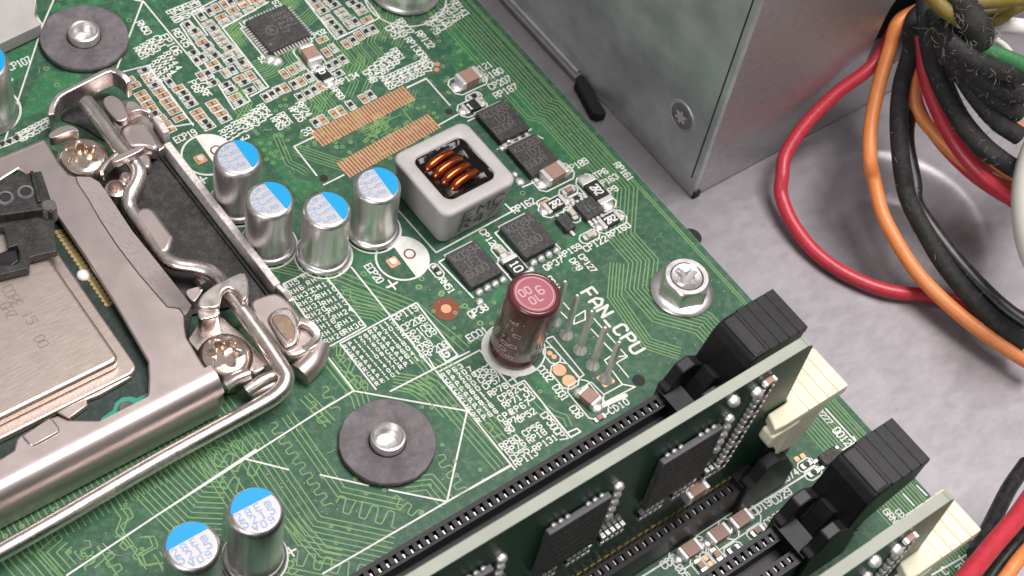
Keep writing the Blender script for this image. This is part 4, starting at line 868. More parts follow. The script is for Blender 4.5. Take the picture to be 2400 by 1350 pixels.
plate('bracket_wing', [(-0.436,5.351),(-0.201,5.293),(-0.313,5.043),(-0.405,5.038),(-0.455,5.185)], .06, .2, 'plate', .04)
m = MB(); p = (-0.939,4.833); m.lathe([(.15,.05),(.155,.30),(.14,.36),(.10,.38),(.085,.30),(.08,.1)], p, 24, True, True); m.build('pivot_barrel', 'nickel', sk_t, origin=so, smooth=40)
m = MB(); p = (-0.747,4.924); m.lathe([(.09,.1),(.09,.36),(.06,.40)], p, 18); m.build('pivot_stub', 'nickel', sk_t, origin=so, smooth=40)
bent('bracket_leg', [(-0.654,5.273,0.25),(-0.836,5.177,0.3),(-0.993,5.076,0.3),(-1.034,5.003,0.28)], .22, .05)
# loose load-plate ear at the upper left
plate('plate_ear', [(-1.301,5.938),(-1.043,5.966),(-0.949,5.872),(-0.934,5.765),(-1.025,5.838),(-1.315,5.829)], .36, .52, 'plate', .03)
# ---- lower hinge bracket
plate('hinge_bridge', [(-1.097,2.546),(-1.035,2.618),(-0.956,2.668),(-0.815,2.706),(-0.67,2.717),(-0.529,2.719),(-0.394,2.708),(-0.349,2.656),(-0.375,2.552),(-0.485,2.371),(-0.566,2.31),(-0.599,2.355),(-0.583,2.431),(-0.585,2.51),(-0.631,2.583),(-0.724,2.577),(-0.805,2.491),(-0.876,2.388),(-0.995,2.436)], .575, .68, 'nickel', .035, sm=1)
plate('hinge_leg', [(-1.07,2.594),(-0.963,2.492),(-0.849,2.435),(-0.9,2.333),(-1.028,2.35),(-1.161,2.407)], .2, .60, 'nickel', .03, sm=1)
plate('hinge_leg', [(-0.536,2.442),(-0.459,2.42),(-0.514,2.33),(-0.583,2.348)], .2, .60, 'nickel', .02, sm=0)
plate('bracket_base', [(-1.316,2.457),(-1.213,2.516),(-1.048,2.611),(-0.916,2.58),(-0.758,2.559),(-0.742,2.4),(-0.689,2.22),(-0.661,1.935),(-0.63,1.625),(-0.746,1.601),(-0.899,1.612),(-0.852,1.786),(-1.162,1.833),(-1.252,2.08),(-1.299,2.301)], .08, .22, 'nickel', .04, sm=1)
plate('bracket_step', [(-0.393,2.539),(-0.127,2.504),(0.005,2.45),(0.052,2.194),(0.037,1.584),(-0.049,1.514),(-0.359,1.51),(-0.432,1.652),(-0.46,2.33)], .1, .28, 'plate', .05)
plate('oblong_boss', [(-0.344,2.188),(-0.158,2.224),(0.002,2.151),(-0.052,1.837),(-0.19,1.652),(-0.348,1.628),(-0.41,1.69),(-0.374,2.009)], .25, .34, 'nickel', .05)
plate('boss_face', [(-0.324,2.122),(-0.216,2.131),(-0.112,2.068),(-0.124,1.853),(-0.24,1.703),(-0.335,1.713),(-0.339,1.935)], .32, .352, 'brown_reflect', .02)
bent('hinge_lip', [(-0.055,1.895,0.3),(0.03,1.769,0.3),(0.041,1.621,0.26),(-0.089,1.575,0.2),(-0.256,1.601,0.14)], .12, .09)
m = MB(); m.tube(curve([(0.05,1.591,0.1),(-0.156,1.433,0.12),(-0.388,1.358,0.12)], 8), .16, 14); m.build('bracket_shoulder', 'plate', sk_t, origin=so, smooth=60)
for i, (q0, q1) in enumerate((((-1.262,1.6,0.3),(-0.963,1.575,0.34)),((-1.084,1.439,0.24),(-0.675,1.456,0.26)))):
    m = MB(); m.tube([q0, tuple((Vector(q0)+Vector(q1))/2+Vector((0,0,.03))), q1], .075, 12); m.build('bracket_curl', 'nickel', sk_t, origin=so, smooth=60)
m = MB(); m.tube([(-1.024,1.47,0.08), (-0.659,1.411,0.08)], .13, 14); m.build('bracket_shoulder', 'plate', sk_t, origin=so, smooth=60)
m = MB(); m.tube([(-0.708,3.189,0.18), (-0.708,3.017,0.22)], .07, 14); m.build('stop_pin', 'nickel', sk_t, origin=so, smooth=50)
plate('bracket_base', [(-0.966,3.115),(-0.798,3.09),(-0.682,3.045),(-0.908,2.904),(-0.963,2.912)], .05, .2, 'plate', .03)

# ---- torx screws
def torx(p, label, rz):
    t = thing('socket_screw', label, 'screw', (p[0],p[1],.15), rz, 'star-recess socket screws')
    n_ = 60; prof = [(.345,-.12),(.345,.10),(.335,.16),(.305,.215),(.265,.245)]
    m = MB(); m.lathe(prof, (0,0), n_, True, False); base = len(m.v)-n_
    def star(a): return .165+.040*math.cos(6*a)
    rings_ = []
    for f_, z_ in ((1.16,.252),(1.04,.240),(.97,.20),(.90,.12)):
        rings_.append([(f_*star(2*math.pi*i/n_)*math.cos(2*math.pi*i/n_), f_*star(2*math.pi*i/n_)*math.sin(2*math.pi*i/n_), z_) for i in range(n_)])
    vs_ = [v for r in rings_ for v in r]; m.add(vs_, [(j*n_+i, j*n_+(i+1)%n_, (j+1)*n_+(i+1)%n_, (j+1)*n_+i) for j in range(3) for i in range(n_)]+[tuple(3*n_+i for i in range(n_))])
    o2 = len(m.v)-4*n_; m.f += [(base+i, base+(i+1)%n_, o2+(i+1)%n_, o2+i) for i in range(n_)]
    m.build('screw_head', 'screwm', t, loc=(0,0,0), smooth=40); return t
torx((-1.052,5.499), 'tarnished star-recess screw at the upper hinge of the socket', .2)
torx((-1.074,1.946), 'tarnished star-recess screw at the lower hinge of the socket', .5)

# ---- load plate over the processor
lp_o = Vector((-1.5, 3.6, .55))
lp = thing('load_plate', 'satin nickel plate with a square opening clamping the processor', 'plate', lp_o)
Z = .58
outer = [(-1.392,5.835),(-1.398,5.742),(-1.423,5.373),(-1.404,5.172),(-1.337,5.086),(-1.371,5.011),(-1.38,4.718),(-1.414,4.326),(-1.428,3.871),(-1.413,3.369),(-1.365,2.782),(-1.253,2.684),
         (-1.258,2.566),(-1.336,2.432),(-1.398,2.279),(-1.411,2.097),(-1.428,1.872),(-1.424,1.683)]
slope_in = [(-1.337,5.086),(-1.371,5.011),(-1.38,4.718),(-1.414,4.326),(-1.428,3.871),(-1.413,3.369),(-1.365,2.782),(-1.253,2.684),(-1.258,2.566)]
slope_out = [(-1.325,5.084),(-1.192,5.019),(-1.128,4.905),(-1.126,4.649),(-1.151,4.027),(-1.123,3.415),(-1.097,2.686),(-1.104,2.67),(-1.248,2.563)]
inner = [(-3.979,1.941),(-3.804,1.961),(-3.715,2.068),(-3.638,2.097),(-3.458,2.105),(-3.254,2.122),(-3.175,2.102),(-3.108,1.993),(-2.813,1.803),(-2.555,1.743),(-2.334,1.741),(-2.176,1.824),(-2.053,2.024),(-1.953,2.218),(-1.877,3.166),(-1.844,3.967),(-1.843,4.735),(-1.822,5.335),(-1.897,5.56)]
fold_y = 1.69
q = MB()
poly = outer + [(outer[-1][0]-.06, fold_y), (-7.0, fold_y)] + [(-7.0, inner[0][1])] + inner + [(-2.45, 5.45), (-7.0, 5.45), (-7.0, 5.82), (-1.75, 5.82)]
q.prism(poly, Z-.075, Z); q.build('plate_face', 'plate', lp, origin=lp_o, bevel=.022, smooth=35, segs=3)
q = MB(); n_ = len(slope_in)
q.add([(x, y, Z-.003) for x, y in slope_in]+[(p_[0], p_[1], z_) for p_, z_ in zip(slope_out, (.57,.55,.53,.52,.52,.52,.52,.53,.57))]+[(p_[0]-.02, p_[1], z_-.08) for p_, z_ in zip(slope_out, (.57,.55,.53,.52,.52,.52,.52,.53,.57))],
      [(i, i+1, n_+i+1, n_+i) for i in range(n_-1)]+[(n_+i, n_+i+1, 2*n_+i+1, 2*n_+i) for i in range(n_-1)]); q.build('sloped_flank', 'flank', lp, origin=lp_o, smooth=30)
# rolled front edge
q = MB(); prof = []
RF = .36
prof += [(fold_y+.10, Z+.003), (fold_y+.04, Z+.003)]
for i in range(13):
    t_ = math.radians(90*i/12); prof.append((fold_y-.27*math.sin(t_), Z+.003-.46+.46*math.cos(t_)))
prof.append((fold_y-.275, .07))
inn = [(y+.07*(k_/15+.05), z-.07*(1-k_/16)-.01) for k_, (y, z) in enumerate(prof)]
full = prof+inn[::-1]; nf = len(full); xs = (-7.0, -4, -2.2, -1.55, -1.36)
q.add([(x + (0 if x < -1.4 else (-.10 if j > 9 and j < 18 else 0)), y, z) for x in xs for j, (y, z) in enumerate(full)],
      [(i*nf+j, (i+1)*nf+j, (i+1)*nf+(j+1)%nf, i*nf+(j+1)%nf) for i in range(len(xs)-1) for j in range(nf)]+[tuple(range(nf)), tuple((len(xs)-1)*nf+j for j in range(nf-1,-1,-1))])
q.build('rolled_edge', 'plate', lp, origin=lp_o, smooth=50)
# rolled rear edge
q = MB(); q.tube([(-7,5.80,Z-.07),(-1.42,5.80,Z-.07)], .072, 14); q.build('rolled_edge', 'plate', lp, origin=lp_o, smooth=60)
# embossed tab
q = MB(); q.prism([(-3.651,2.069),(-3.278,2.123),(-3.251,2.073),(-3.244,1.936),(-3.277,1.89),(-3.574,1.879),(-3.627,1.912)], .56, .604); q.build('embossed_tab', 'plate', lp, origin=lp_o, bevel=.02, smooth=40)

# ---- lever: one bent wire
lv = thing('locking_lever', 'long bent steel wire lever running along the socket to the lower left', 'lever', (-0.551,1.303,0.3))
lo = world_of(lv)
path = [(-8.0, 1.02, .30), (-4.469,1.034,0.32), (-2.589,1.114,0.32), (-1.369,1.132,0.33), (-0.985,1.136,0.34), (-0.81,1.16,0.34), (-0.688,1.211,0.35), (-0.614,1.293,0.36), (-0.596,1.388,0.37), (-0.592,1.521,0.38), (-0.586,1.949,0.42), (-0.596,2.408,0.46), (-0.613,2.664,0.46), (-0.561,2.902,0.36), (-0.577,3.08,0.34), (-0.685,3.242,0.33), (-0.872,3.405,0.33), (-0.944,3.559,0.32), (-0.956,3.715,0.31)]
q = MB(); q.tube(curve(path, 7), .101, 18); q.build('lever_arm', 'nickel', lv, origin=lo, smooth=60)
path2 = [(-0.956,3.715,0.31), (-0.946,4.357,0.32), (-0.926,4.527,0.34), (-0.831,4.654,0.36), (-0.687,4.756,0.4), (-0.601,4.851,0.44), (-0.579,4.993,0.46), (-0.596,5.197,0.46), (-0.609,5.41,0.47), (-0.602,5.821,0.47), (-0.602,6.091,0.46), (-0.601,6.231,0.44)]
q = MB(); q.tube(curve(path2, 8), .104, 18); q.build('lever_cam', 'nickel', lv, origin=lo, smooth=60)
q = MB(); q.prism([(-0.912,4.367),(-0.828,4.368),(-0.739,4.335),(-0.711,4.249),(-0.717,3.759),(-0.862,3.612),(-0.956,3.581),(-1.003,3.657),(-0.991,4.295)], .24, .42); q.build('cam_flat', 'plate', lv, origin=lo, bevel=.06, smooth=50, segs=3)

# ---- processor
cpu_o = Vector((-3.9, 3.7, .45))
cpu = thing('processor', 'silver lidded processor held under the load plate', 'processor', cpu_o)
q = MB(); q.box(-5.6, -1.74, 1.75, 5.55, .30, .40); q.build('substrate', 'subst', cpu, origin=cpu_o)
zt = .66; cx, cy = (-2.232,2.364)
q = MB(); q.prism(rrect(-5.4, (-2.067,2.324)[0], (-2.303,2.237)[1]-.03, 5.2, .14, 6), .405, .50); q.build('lid_skirt', 'ihs', cpu, origin=cpu_o, bevel=.03, smooth=40, segs=3)
q = MB(); q.prism(rrect(-5.3, cx, cy, 5.1, .10, 6), .49, zt); q.build('lid', 'ihs', cpu, origin=cpu_o, bevel=.05, smooth=40, segs=4)
q = MB(); q.prism([(-3.082,2.058),(-2.801,2.109),(-2.778,2.185),(-2.626,2.159),(-2.16,2.194),(-2.365,2.297),(-3.146,2.21)], .405, .475); q.build('lid_skirt', 'ihs', cpu, origin=cpu_o, bevel=.02, smooth=40)
q = MB(); text(q, 'CORE', (-2.933,3.96), (-2.913,3.647), 'v', .13, None, .014, zt+.003); text(q, 'i5', (-2.901,3.513), (-2.89,3.34), 'v', .12, None, .010, zt+.003); text(q, '00', (-2.941,3.136), (-2.906,2.975), 'v', .12, None, .010, zt+.003)
text(q, 'GHZ', (-3.061,3.753), (-3.054,3.534), 'v', .12, None, .012, zt+.003); tag(q.build('engraving', 'engrave', cpu, origin=cpu_o), kind='stuff')
gp = mesh_of(lambda m_: m_.lathe([(.034,0),(.034,.008)], (0,0), 12), 'gold_pad', 'gold')
for (a_, b_, n_) in (((-1.91,4.555),(-1.914,3.288),19),((-1.857,4.543),(-1.879,3.285),19)):
    for i in range(n_):
        p = (a_[0]+(b_[0]-a_[0])*i/(n_-1), a_[1]+(b_[1]-a_[1])*i/(n_-1))
        o = put(gp, 'gold_pad', cpu, Vector((p[0],p[1],.402))-cpu_o)
q = MB(); q.lathe([(.085,0),(.08,.02),(.05,.035),(0,.04)], (0,0), 14, True, False); q.build('paste_spot', 'whitep', cpu, loc=Vector((*(-1.947,3.813),.402))-cpu_o, smooth=60)
q = MB(); pts_ = [(-2.14,1.901),(-2.29,1.902),(-2.331,1.962),(-2.405,1.997),(-2.488,1.98),(-2.556,1.908),(-2.728,1.88)]
for k_ in range(len(pts_)-1): q.seg(pts_[k_], pts_[k_+1], .075, .403)
q.build('edge_line', 'teal', cpu, origin=cpu_o)
q = MB(); q.lathe([(.10,.30),(.10,.44),(.08,.46)], (-2.444,1.856), 20); q.build('key_notch', 'washer', cpu, origin=cpu_o, smooth=40)
# socket plastic below the processor
q = MB(); q.box(-6.0, -1.60, 1.70, 5.6, .055, .29); q.build('socket_body', 'blackd', sk_t, origin=so)

# ---- torn black plastic cover piece lying on the processor
pc_o = Vector((*(-2.197,4.717), .70))
pc = thing('cover_fragment', 'torn dusty black plastic cover piece with two pin holes on the processor', 'plastic cover', pc_o)
def cov(name, pts, z0, z1, mat='blackd', bev=.015):
    q = MB(); q.prism(pts, z0, z1); return q.build(name, mat, pc, origin=pc_o, bevel=bev)
cov('upper_block', [(-2.322,5.238),(-1.908,5.152),(-1.78,5.107),(-1.901,4.614),(-1.968,4.461),(-2.065,4.576),(-2.565,4.757)], .74, .95)
cov('raised_rib', [(-1.914,5.137),(-1.875,5.128),(-2.011,4.66),(-2.061,4.661)], .9, 1.0, 'blackd', .012)
cov('lower_flap', [(-2.527,4.868),(-2.022,4.685),(-1.917,4.584),(-2.156,4.023),(-2.315,4.071),(-2.48,4.105),(-2.55,3.971),(-2.933,4.064),(-2.862,4.204),(-2.652,4.097),(-2.573,4.142),(-2.51,4.347),(-2.629,4.362),(-2.52,4.673),(-2.608,4.707)], .68, .80)
cov('lower_tab', [(-2.848,4.246),(-2.699,4.157),(-2.569,4.19),(-2.513,4.381),(-2.604,4.398),(-2.769,4.403)], .66, .72, 'black')
for p in ((-2.095,4.901), (-2.344,4.942)):
    q = MB(); q.lathe([(.062,.949),(.11,.949),(.10,.966),(.07,.966)], p, 20, False, False); q.build('hole_collar', 'washer', pc, origin=pc_o, smooth=40)
    q = MB(); q.prism([(p[0]+x,p[1]+y) for x, y in ((-.045,-.05),(.05,-.045),(.045,.05),(-.05,.045))], .945, .956); q.build('pin_hole', 'seam', pc, origin=pc_o)
q = MB(); q.lathe([(.10,.70),(.10,.93),(.06,.972)], (-1.959,4.596), 16); q.build('melted_knob', 'washer', pc, origin=pc_o, smooth=40)

# ================================================================== memory slots
SLOT_Y = (-1.64, -2.70, -3.79, -4.88)
X0, X1 = -7.0, 3.02
def make_slot(latch):
    """a slot built about (0,0,0) = its centre line at board x = 0"""
    t = thing('memory_slot', '', 'memory slot', (0,0,0), 0, 'memory slots side by side')
    m = MB(); W_ = .27; H_ = .56
    m.box(X0, X1, -W_, W_, .0, .30)
    m.box(X0, X1, W_-.055, W_, .30, H_); m.box(X0, X1, -W_, -W_+.055, .30, H_)
    m.box(X0, X1, .085, .125, .30, H_-.03); m.box(X0, X1, -.125, -.085, .30, H_-.03)
    nrib = int((X1-X0)/.11)
    for i in range(nrib+1):
        x = X1-.03-.11*i
        for s in (-1, 1): m.box(x-.030, x+.030, min(s*.124, s*(W_-.054)), max(s*.124, s*(W_-.054)), .30, H_-.012)
    m.box(X1, X1+.28, -W_, W_, .0, .64)
    m.build('slot_body', 'black', t, loc=(0,0,0))
    m = MB()
    for i in range(nrib):
        x = X1-.085-.11*i
        for s in (-1, 1):
            m.box(x-.012, x+.012, s*.135-.008, s*.135+.008, .3, .50); m.box(x-.012, x+.012, s*.165-.02, s*.165+.02, .485, .50)
    tag(m.build('contact_row', 'gold' if False else 'lead', t, loc=(0,0,0)), kind='stuff')
    return t
def end_block(t, open_):
    # two cheeks of the slot end, latch between them
    prof = [(X1+.02,.0),(X1+.85,.0),(X1+.85,.45),(X1+.62,.85),(X1+.40,1.02),(X1+.22,.98),(X1+.10,.74),(X1+.02,.70)]
    for s in (-1, 1):
        m = MB(); m.prism_y(prof, min(s*.17,s*.335), max(s*.17,s*.335)); m.build('slot_cheek', 'black', t, loc=(0,0,0), bevel=.02)
    m = MB()
    if open_:
        m.prism_y([(3.30,.15),(3.70,.12),(3.95,.75),(4.62,1.10),(4.68,1.44),(4.60,1.50),(3.92,1.50),(3.80,1.46),(3.72,1.34),(3.55,.80),(3.36,.55)], -.325, .325); o = m.build('latch', 'black', t, loc=(0,0,0), bevel=.03)
        for i in range(4):
            q = MB(); x = 4.06+.155*i; q.box(x, x+.147, -.327, .327, 1.40, 1.508); q.build('latch_ridge', 'black', o, bevel=.008)
        q = MB(); q.prism_y([(3.70,1.18),(3.83,1.50),(4.05,1.51),(4.05,1.30)], -.33, .33); q.build('latch_shoulder', 'black', o, bevel=.05)
        q = MB(); q.prism_y([(3.30,.60),(3.48,.62),(3.62,.95),(3.50,1.05),(3.40,.86)], -.12, .12); q.build('latch_jaw', 'black', o, bevel=.02)
        q = MB(); q.lathe([(.03,-.345),(.03,.345)], (0,0), 12); q.xform(Matrix.Translation((3.85,0,.62)) @ Matrix.Rotation(math.pi/2, 4, 'X')); q.build('latch_pivot', 'washer', o)
    else:
        m.prism([(3.05,-.285),(3.22,-.30),(3.45,-.30),(4.20,-.30),(4.20,.30),(3.05,.30),(3.06,.08),(3.44,.078),(3.44,-.078),(3.12,-.08)], 1.84, 2.0); o = m.build('latch', 'cream', t, loc=(0,0,0), bevel=.025)
        for i in range(4):
            q = MB(); x = 3.56+.155*i; q.box(x, x+.148, -.302, .302, 1.90, 2.012); q.build('latch_ridge', 'cream', o, bevel=.008)
        q = MB(); q.prism_y([(3.46,.95),(3.80,.90),(4.02,1.50),(4.12,1.86),(3.52,1.86),(3.50,1.4)], -.24, .24); q.build('latch_stem', 'cream', o, bevel=.03)
        q = MB(); q.prism_y([(3.38,.20),(3.74,.15),(3.80,1.0),(3.46,1.05)], -.22, .22); q.build('latch_pivot', 'black', t, loc=(0,0,0), bevel=.03)
        for s in (-1, 1):
            q = MB(); q.prism_y([(3.04,1.86),(3.02,1.70),(3.10,1.55),(3.24,1.56),(3.36,1.72),(3.52,1.86)], min(s*.13,s*.31), max(s*.13,s*.31)); q.build('latch_prong', 'cream', o, bevel=.03)
s1 = make_slot(True); s2 = copy_tree(s1); s3 = copy_tree(s1); s4 = copy_tree(s1)
for s, y, l, op in zip((s1,s2,s3,s4), SLOT_Y, ('empty black memory slot nearest the processor, its black latch open', 'memory slot with a cream latch holding the module at the centre', 'empty black memory slot between the two memory modules, its black latch open', 'memory slot with a cream latch at the bottom right corner'), (1,0,1,0)):
    s.location = (0, y, 0); s['label'] = l; end_block(s, op)

# ================================================================== memory modules
def make_ram(y, label, detail):
    t = thing('memory_module', label, 'memory module', (0, y, .33), 0, 'green memory modules')
    o0 = Vector((0, y, .33)); T = .065; ZT = 3.22; XE = 3.40
    prof = [(-9.5,.33),(XE,.33),(XE,1.30),(XE-.06,1.38),(XE-.06,1.55),(XE,1.62),(XE,ZT-.10),(XE-.03,ZT-.03),(XE-.10,ZT),(-9.5,ZT)]
    m = MB(); m.prism_y(prof, y-T, y+T); m.build('module_board', 'ramface', t, origin=o0)
    m = MB(); m.box(-9.4, XE-.10, y-T+.002, y+T-.002, ZT-.02, ZT+.004)
    m.prism_y([(XE-.11,ZT+.003),(XE-.02,ZT-.03),(XE+.004,ZT-.10),(XE+.004,1.65),(XE-.02,1.65),(XE-.02,ZT-.10)], y-T+.002, y+T-.002); m.build('module_edge', 'ramedge', t, origin=o0)
    yf = y-T-.004
    chips = detail
    for (x0_, x1_, z0_, z1_) in chips:
        m = MB(); m.box(x0_, x1_, yf-.095, yf-.012, z0_, z1_); c = m.build('memory_chip', 'epoxy', t, origin=o0, bevel=.012)
        m = MB(); m.box(x0_+.01, x1_-.01, yf-.09, yf-.02, z1_, z1_+.012); m.build('chip_top_face', 'chipside', c, origin=world_of(c))
        m = MB()
        for k_ in (0,1,2,5,6,7): 
            xx = x0_+.10+(x1_-x0_-.2)*k_/7; m.lathe([(.030,0),(.030,.025),(.0,.045)], (0,0), 8); n0 = len(m.v)-24
            m.v[n0:] = [(xx+vx, yf-.03+vy, z1_+.02+vz) for vx, vy, vz in m.v[n0:]]
        tag(m.build('solder_ball_row', 'tin', t, origin=o0, smooth=60), kind='stuff')
        m = MB()
        for k_ in range(6): m.box(x0_+.1, x1_-.1, yf-.0965, yf-.094, z0_+.12+.14*k_, z0_+.15+.14*k_)  # raised stripes in the chip's own colour, imitating streak reflections, no print
        tag(m.build('marking', 'epoxy', c, origin=world_of(c)), kind='stuff')
        # resistor packs below each chip and solder dots beside it
        for k_ in range(3):
            xx = x0_+.02+.48*k_; b = MB(); b.box(xx, xx+.36, yf-.05, yf-.002, z0_-.30, z0_-.20); p = b.build('resistor_pack', 'resist', t, origin=o0)
            for e_ in range(5):
                for zz in (z0_-.315, z0_-.185): 
                    b = MB(); b.box(xx+.01+.07*e_, xx+.055+.07*e_, yf-.058, yf-.001, zz-.026, zz+.026); b.build('terminal', 'tin', p, origin=world_of(p))
        for k_ in range(5):
            b = MB(); b.lathe([(.058,0),(.062,.035),(.04,.07),(0,.078)], (0,0), 12, True, False); b.xform(Matrix.Rotation(math.pi/2, 4, 'X')); b.build('solder_dot', 'tin', t, loc=(x1_+.14, yf-.0-y, z1_-.02-.16*k_-.33), smooth=60)
        for k_ in range(2):
            b = MB(); b.box(x1_+.20, x1_+.27, yf-.04, yf, z1_-.62-.12*k_, z1_-.52-.12*k_); b.build('chip_resistor', 'resist', t, origin=o0)
    # paired column of small parts near the end of the module
    a_, b_ = Vector((2.77,3.016)), Vector((2.563,1.449)); n_ = 17
    for i in range(n_):
        p = a_.lerp(b_, i/(n_-1)); q = MB(); q.box(-.05,.05,-.07,.0,-.032,.032); o = q.build('array_part', 'resist' if i % 3 else 'ceram', t, loc=(p.x, yf-y, p.y-.33))
        for s in (-1, 1):
            q = MB(); q.box(s*.065-.022, s*.065+.022, -.075, .0, -.03, .03); q.build('terminal', 'tin', o, bevel=.01)
    for p in ((2.633,2.901), (2.243,3.066)):
        q = MB(); q.lathe([(.07,0),(.07,.05),(.04,.09),(0,.1)], (0,0), 14, True, False); q.xform(Matrix.Rotation(math.pi/2, 4, 'X')); q.build('solder_dot', 'tin', t, loc=(p[0], yf-y, p[1]-.33), smooth=60)
    q = MB(); xx, zz = (2.234,1.141); q.box(xx-.11, xx+.11, yf-.14, yf, zz-.08, zz+.08); p = q.build('chip_capacitor', 'ceram', t, origin=o0, bevel=.01)
    for s in (-1, 1): q = MB(); q.box(xx+s*.125-.03, xx+s*.125+.03, yf-.145, yf, zz-.085, zz+.085); q.build('terminal', 'tin', p, origin=world_of(p), bevel=.015)
    m = MB()
    for i in range(60): m.box(3.0-.1*i-.035, 3.0-.1*i+.035, yf-.004, yf, .34, .62)
    tag(m.build('contact_row', 'gold', t, origin=o0), kind='stuff')
    return t
CX = [(1.334,2.642), (2.185,2.535), (1.341,1.628), (-0.182,2.742), (0.646,2.647), (-0.268,1.972)]
wch = CX[1][0]-CX[0][0]; hch = CX[0][1]-CX[2][1]
chips1 = [(CX[0][0], CX[1][0], CX[2][1], CX[0][1]), (CX[3][0], CX[4][0], CX[2][1]+.0, CX[0][1])]
dx_ = CX[0][0]-CX[3][0]
chips1 += [(CX[3][0]-dx_*k_, CX[4][0]-dx_*k_, CX[2][1], CX[0][1]) for k_ in (1,2,3)]
make_ram(-2.7, 'green memory module standing in the slot with the upper cream latch', chips1)
make_ram(-4.9, 'green memory module cut off by the bottom right of the photo', chips1)

# ================================================================== power supply box
PX, PY, PZ, PH = 6.31, 1.42, -.8, 8.0
po = Vector((10, 8, -.8))
ps = thing('power_supply', 'grey sheet-steel power supply box with a star screw in its side', 'power supply', po)
# side facing the board: one bent sheet with a pressed bump and a slot near its foot
m = MB(); ny, nz = 60, 40
Y0, Y1 = PY+.03, 15.0
BC = (3.754,-0.666)
def bump(y, z): return -.07*math.exp(-(((y-BC[0])/.24)**2+((z-BC[1]-.05)/.16)**2))
ys = sorted(set([Y0+(2.8-Y0)*i/10 for i in range(11)]+[2.8+2.2*i/44 for i in range(45)]+[5+i for i in range(11)])); zs = [PZ+.02+1.2*i/24 for i in range(25)]+[PZ+1.22+(PH-1.2)*i/8 for i in range(1, 9)]
m.add([(PX+bump(y, z), y, z) for z in zs for y in ys], [(j*len(ys)+i, j*len(ys)+i+1, (j+1)*len(ys)+i+1, (j+1)*len(ys)+i) for j in range(len(zs)-1) for i in range(len(ys)-1)])
m.build('side_panel', 'psu', ps, origin=po, smooth=60)
# foot strip and rolled ledge under the far part of the side
m = MB(); m.box(PX-.13, PX+.02, 4.05, 15, PZ+.003, PZ+.10); m.build('foot_ledge', 'zincsheet', ps, origin=po, bevel=.02)
m = MB(); m.tube([(PX-.03, 4.1, PZ+.10),(PX-.03, 15, PZ+.10)], .05, 12); m.build('foot_roll', 'psu', ps, origin=po, smooth=60)
m = MB(); m.prism([(6.096,3.956),(6.256,4.031),(6.23,3.826),(6.128,3.22),(5.998,3.241),(5.933,3.326)], -.795, -.62); m.build('foot_slot', 'seam', ps, origin=po, bevel=.03)
# end facing the wires: sheet with a round-cornered opening for the cables
hc = (10.35, 1.0); HR = 1.05
m = MB(); k_ = 48; ring_ = []
def sq_pt(a_):
    c_, s_ = math.cos(a_), math.sin(a_); f_ = 1/(abs(c_)**4+abs(s_)**4)**.25; return (hc[0]+HR*f_*c_, hc[1]+HR*.95*f_*s_)
def ray_box(a_):
    c_, s_ = math.cos(a_), math.sin(a_); t_ = 1e9
    if c_ > 1e-6: t_ = min(t_, (20-hc[0])/c_)
    if c_ < -1e-6: t_ = min(t_, (PX+.05-hc[0])/c_)
    if s_ > 1e-6: t_ = min(t_, (PH-.8-hc[1])/s_)
    if s_ < -1e-6: t_ = min(t_, (PZ+.04-hc[1])/s_)
    return (hc[0]+t_*c_, hc[1]+t_*s_)
angs = sorted(set([2*math.pi*i/k_ for i in range(k_)]+[math.atan2(z-hc[1], x-hc[0]) % (2*math.pi) for x in (PX+.05,20) for z in (PZ+.04,PH-.8)]))
inn_ = [sq_pt(a_) for a_ in angs]; out_ = [ray_box(a_) for a_ in angs]; n_ = len(angs)
m.add([(x, PY, z) for x, z in inn_]+[(x, PY, z) for x, z in out_]+[(x, PY+.08, z) for x, z in inn_], [(i, (i+1)%n_, n_+(i+1)%n_, n_+i) for i in range(n_)]+[(i, (i+1)%n_, 2*n_+(i+1)%n_, 2*n_+i) for i in range(n_)])
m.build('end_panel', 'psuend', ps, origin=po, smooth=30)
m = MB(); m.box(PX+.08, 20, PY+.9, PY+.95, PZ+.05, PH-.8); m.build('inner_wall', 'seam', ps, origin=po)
m = MB(); m.box(PX+.02, 20, PY+.1, 15, PH-.85, PH-.8); m.build('top_panel', 'psu', ps, origin=po)
# folded corner flange with a dark seam
m = MB(); m.tube([(PX+.05,PY+.045,PZ+.03),(PX+.05,PY+.045,PH-.8)], .05, 14); m.build('corner_fold', 'psu', ps, origin=po, smooth=60)
m = MB(); m.box(PX-.004, PX+.004, PY+.105, PY+.128, PZ+.35, PH-.8); m.build('corner_seam', 'seam', ps, origin=po)
m = MB(); m.box(PX+.005, PX+.12, PY-.03, PY+.01, PZ+.006, PZ+.14); m.build('corner_notch', 'seam', ps, origin=po)
# screw in the side
sc_y, sc_z = 2.04, .37
tS = thing('case_screw', 'flat star-recess screw set in the side of the power supply', 'screw', (PX, sc_y, sc_z))
q = MB(); q.lathe([(.27,-.03),(.27,.0),(.26,.012),(.235,.014),(.215,.0),(.20,-.01),(.0,-.01)], (0,0), 40, True, False); q.xform(Matrix.Rotation(-math.pi/2, 4, 'Y')); q.build('countersink', 'psu', tS, loc=(0,0,0), smooth=40)
q = MB(); q.lathe([(.20,-.005),(.195,.004),(0,.006)], (0,0), 36, False, False); q.xform(Matrix.Rotation(-math.pi/2, 4, 'Y')); q.build('screw_head', 'washer', tS, loc=(-.012,0,0), smooth=40)
q = MB(); st = [((.085+.03*math.cos(6*a_))*math.cos(a_), (.085+.03*math.cos(6*a_))*math.sin(a_)) for a_ in [2*math.pi*i/48 for i in range(48)]]
q.prism(st, .004, .014); q.xform(Matrix.Rotation(-math.pi/2, 4, 'Y')); q.build('star_recess', 'tin', tS, loc=(-.012,0,0))

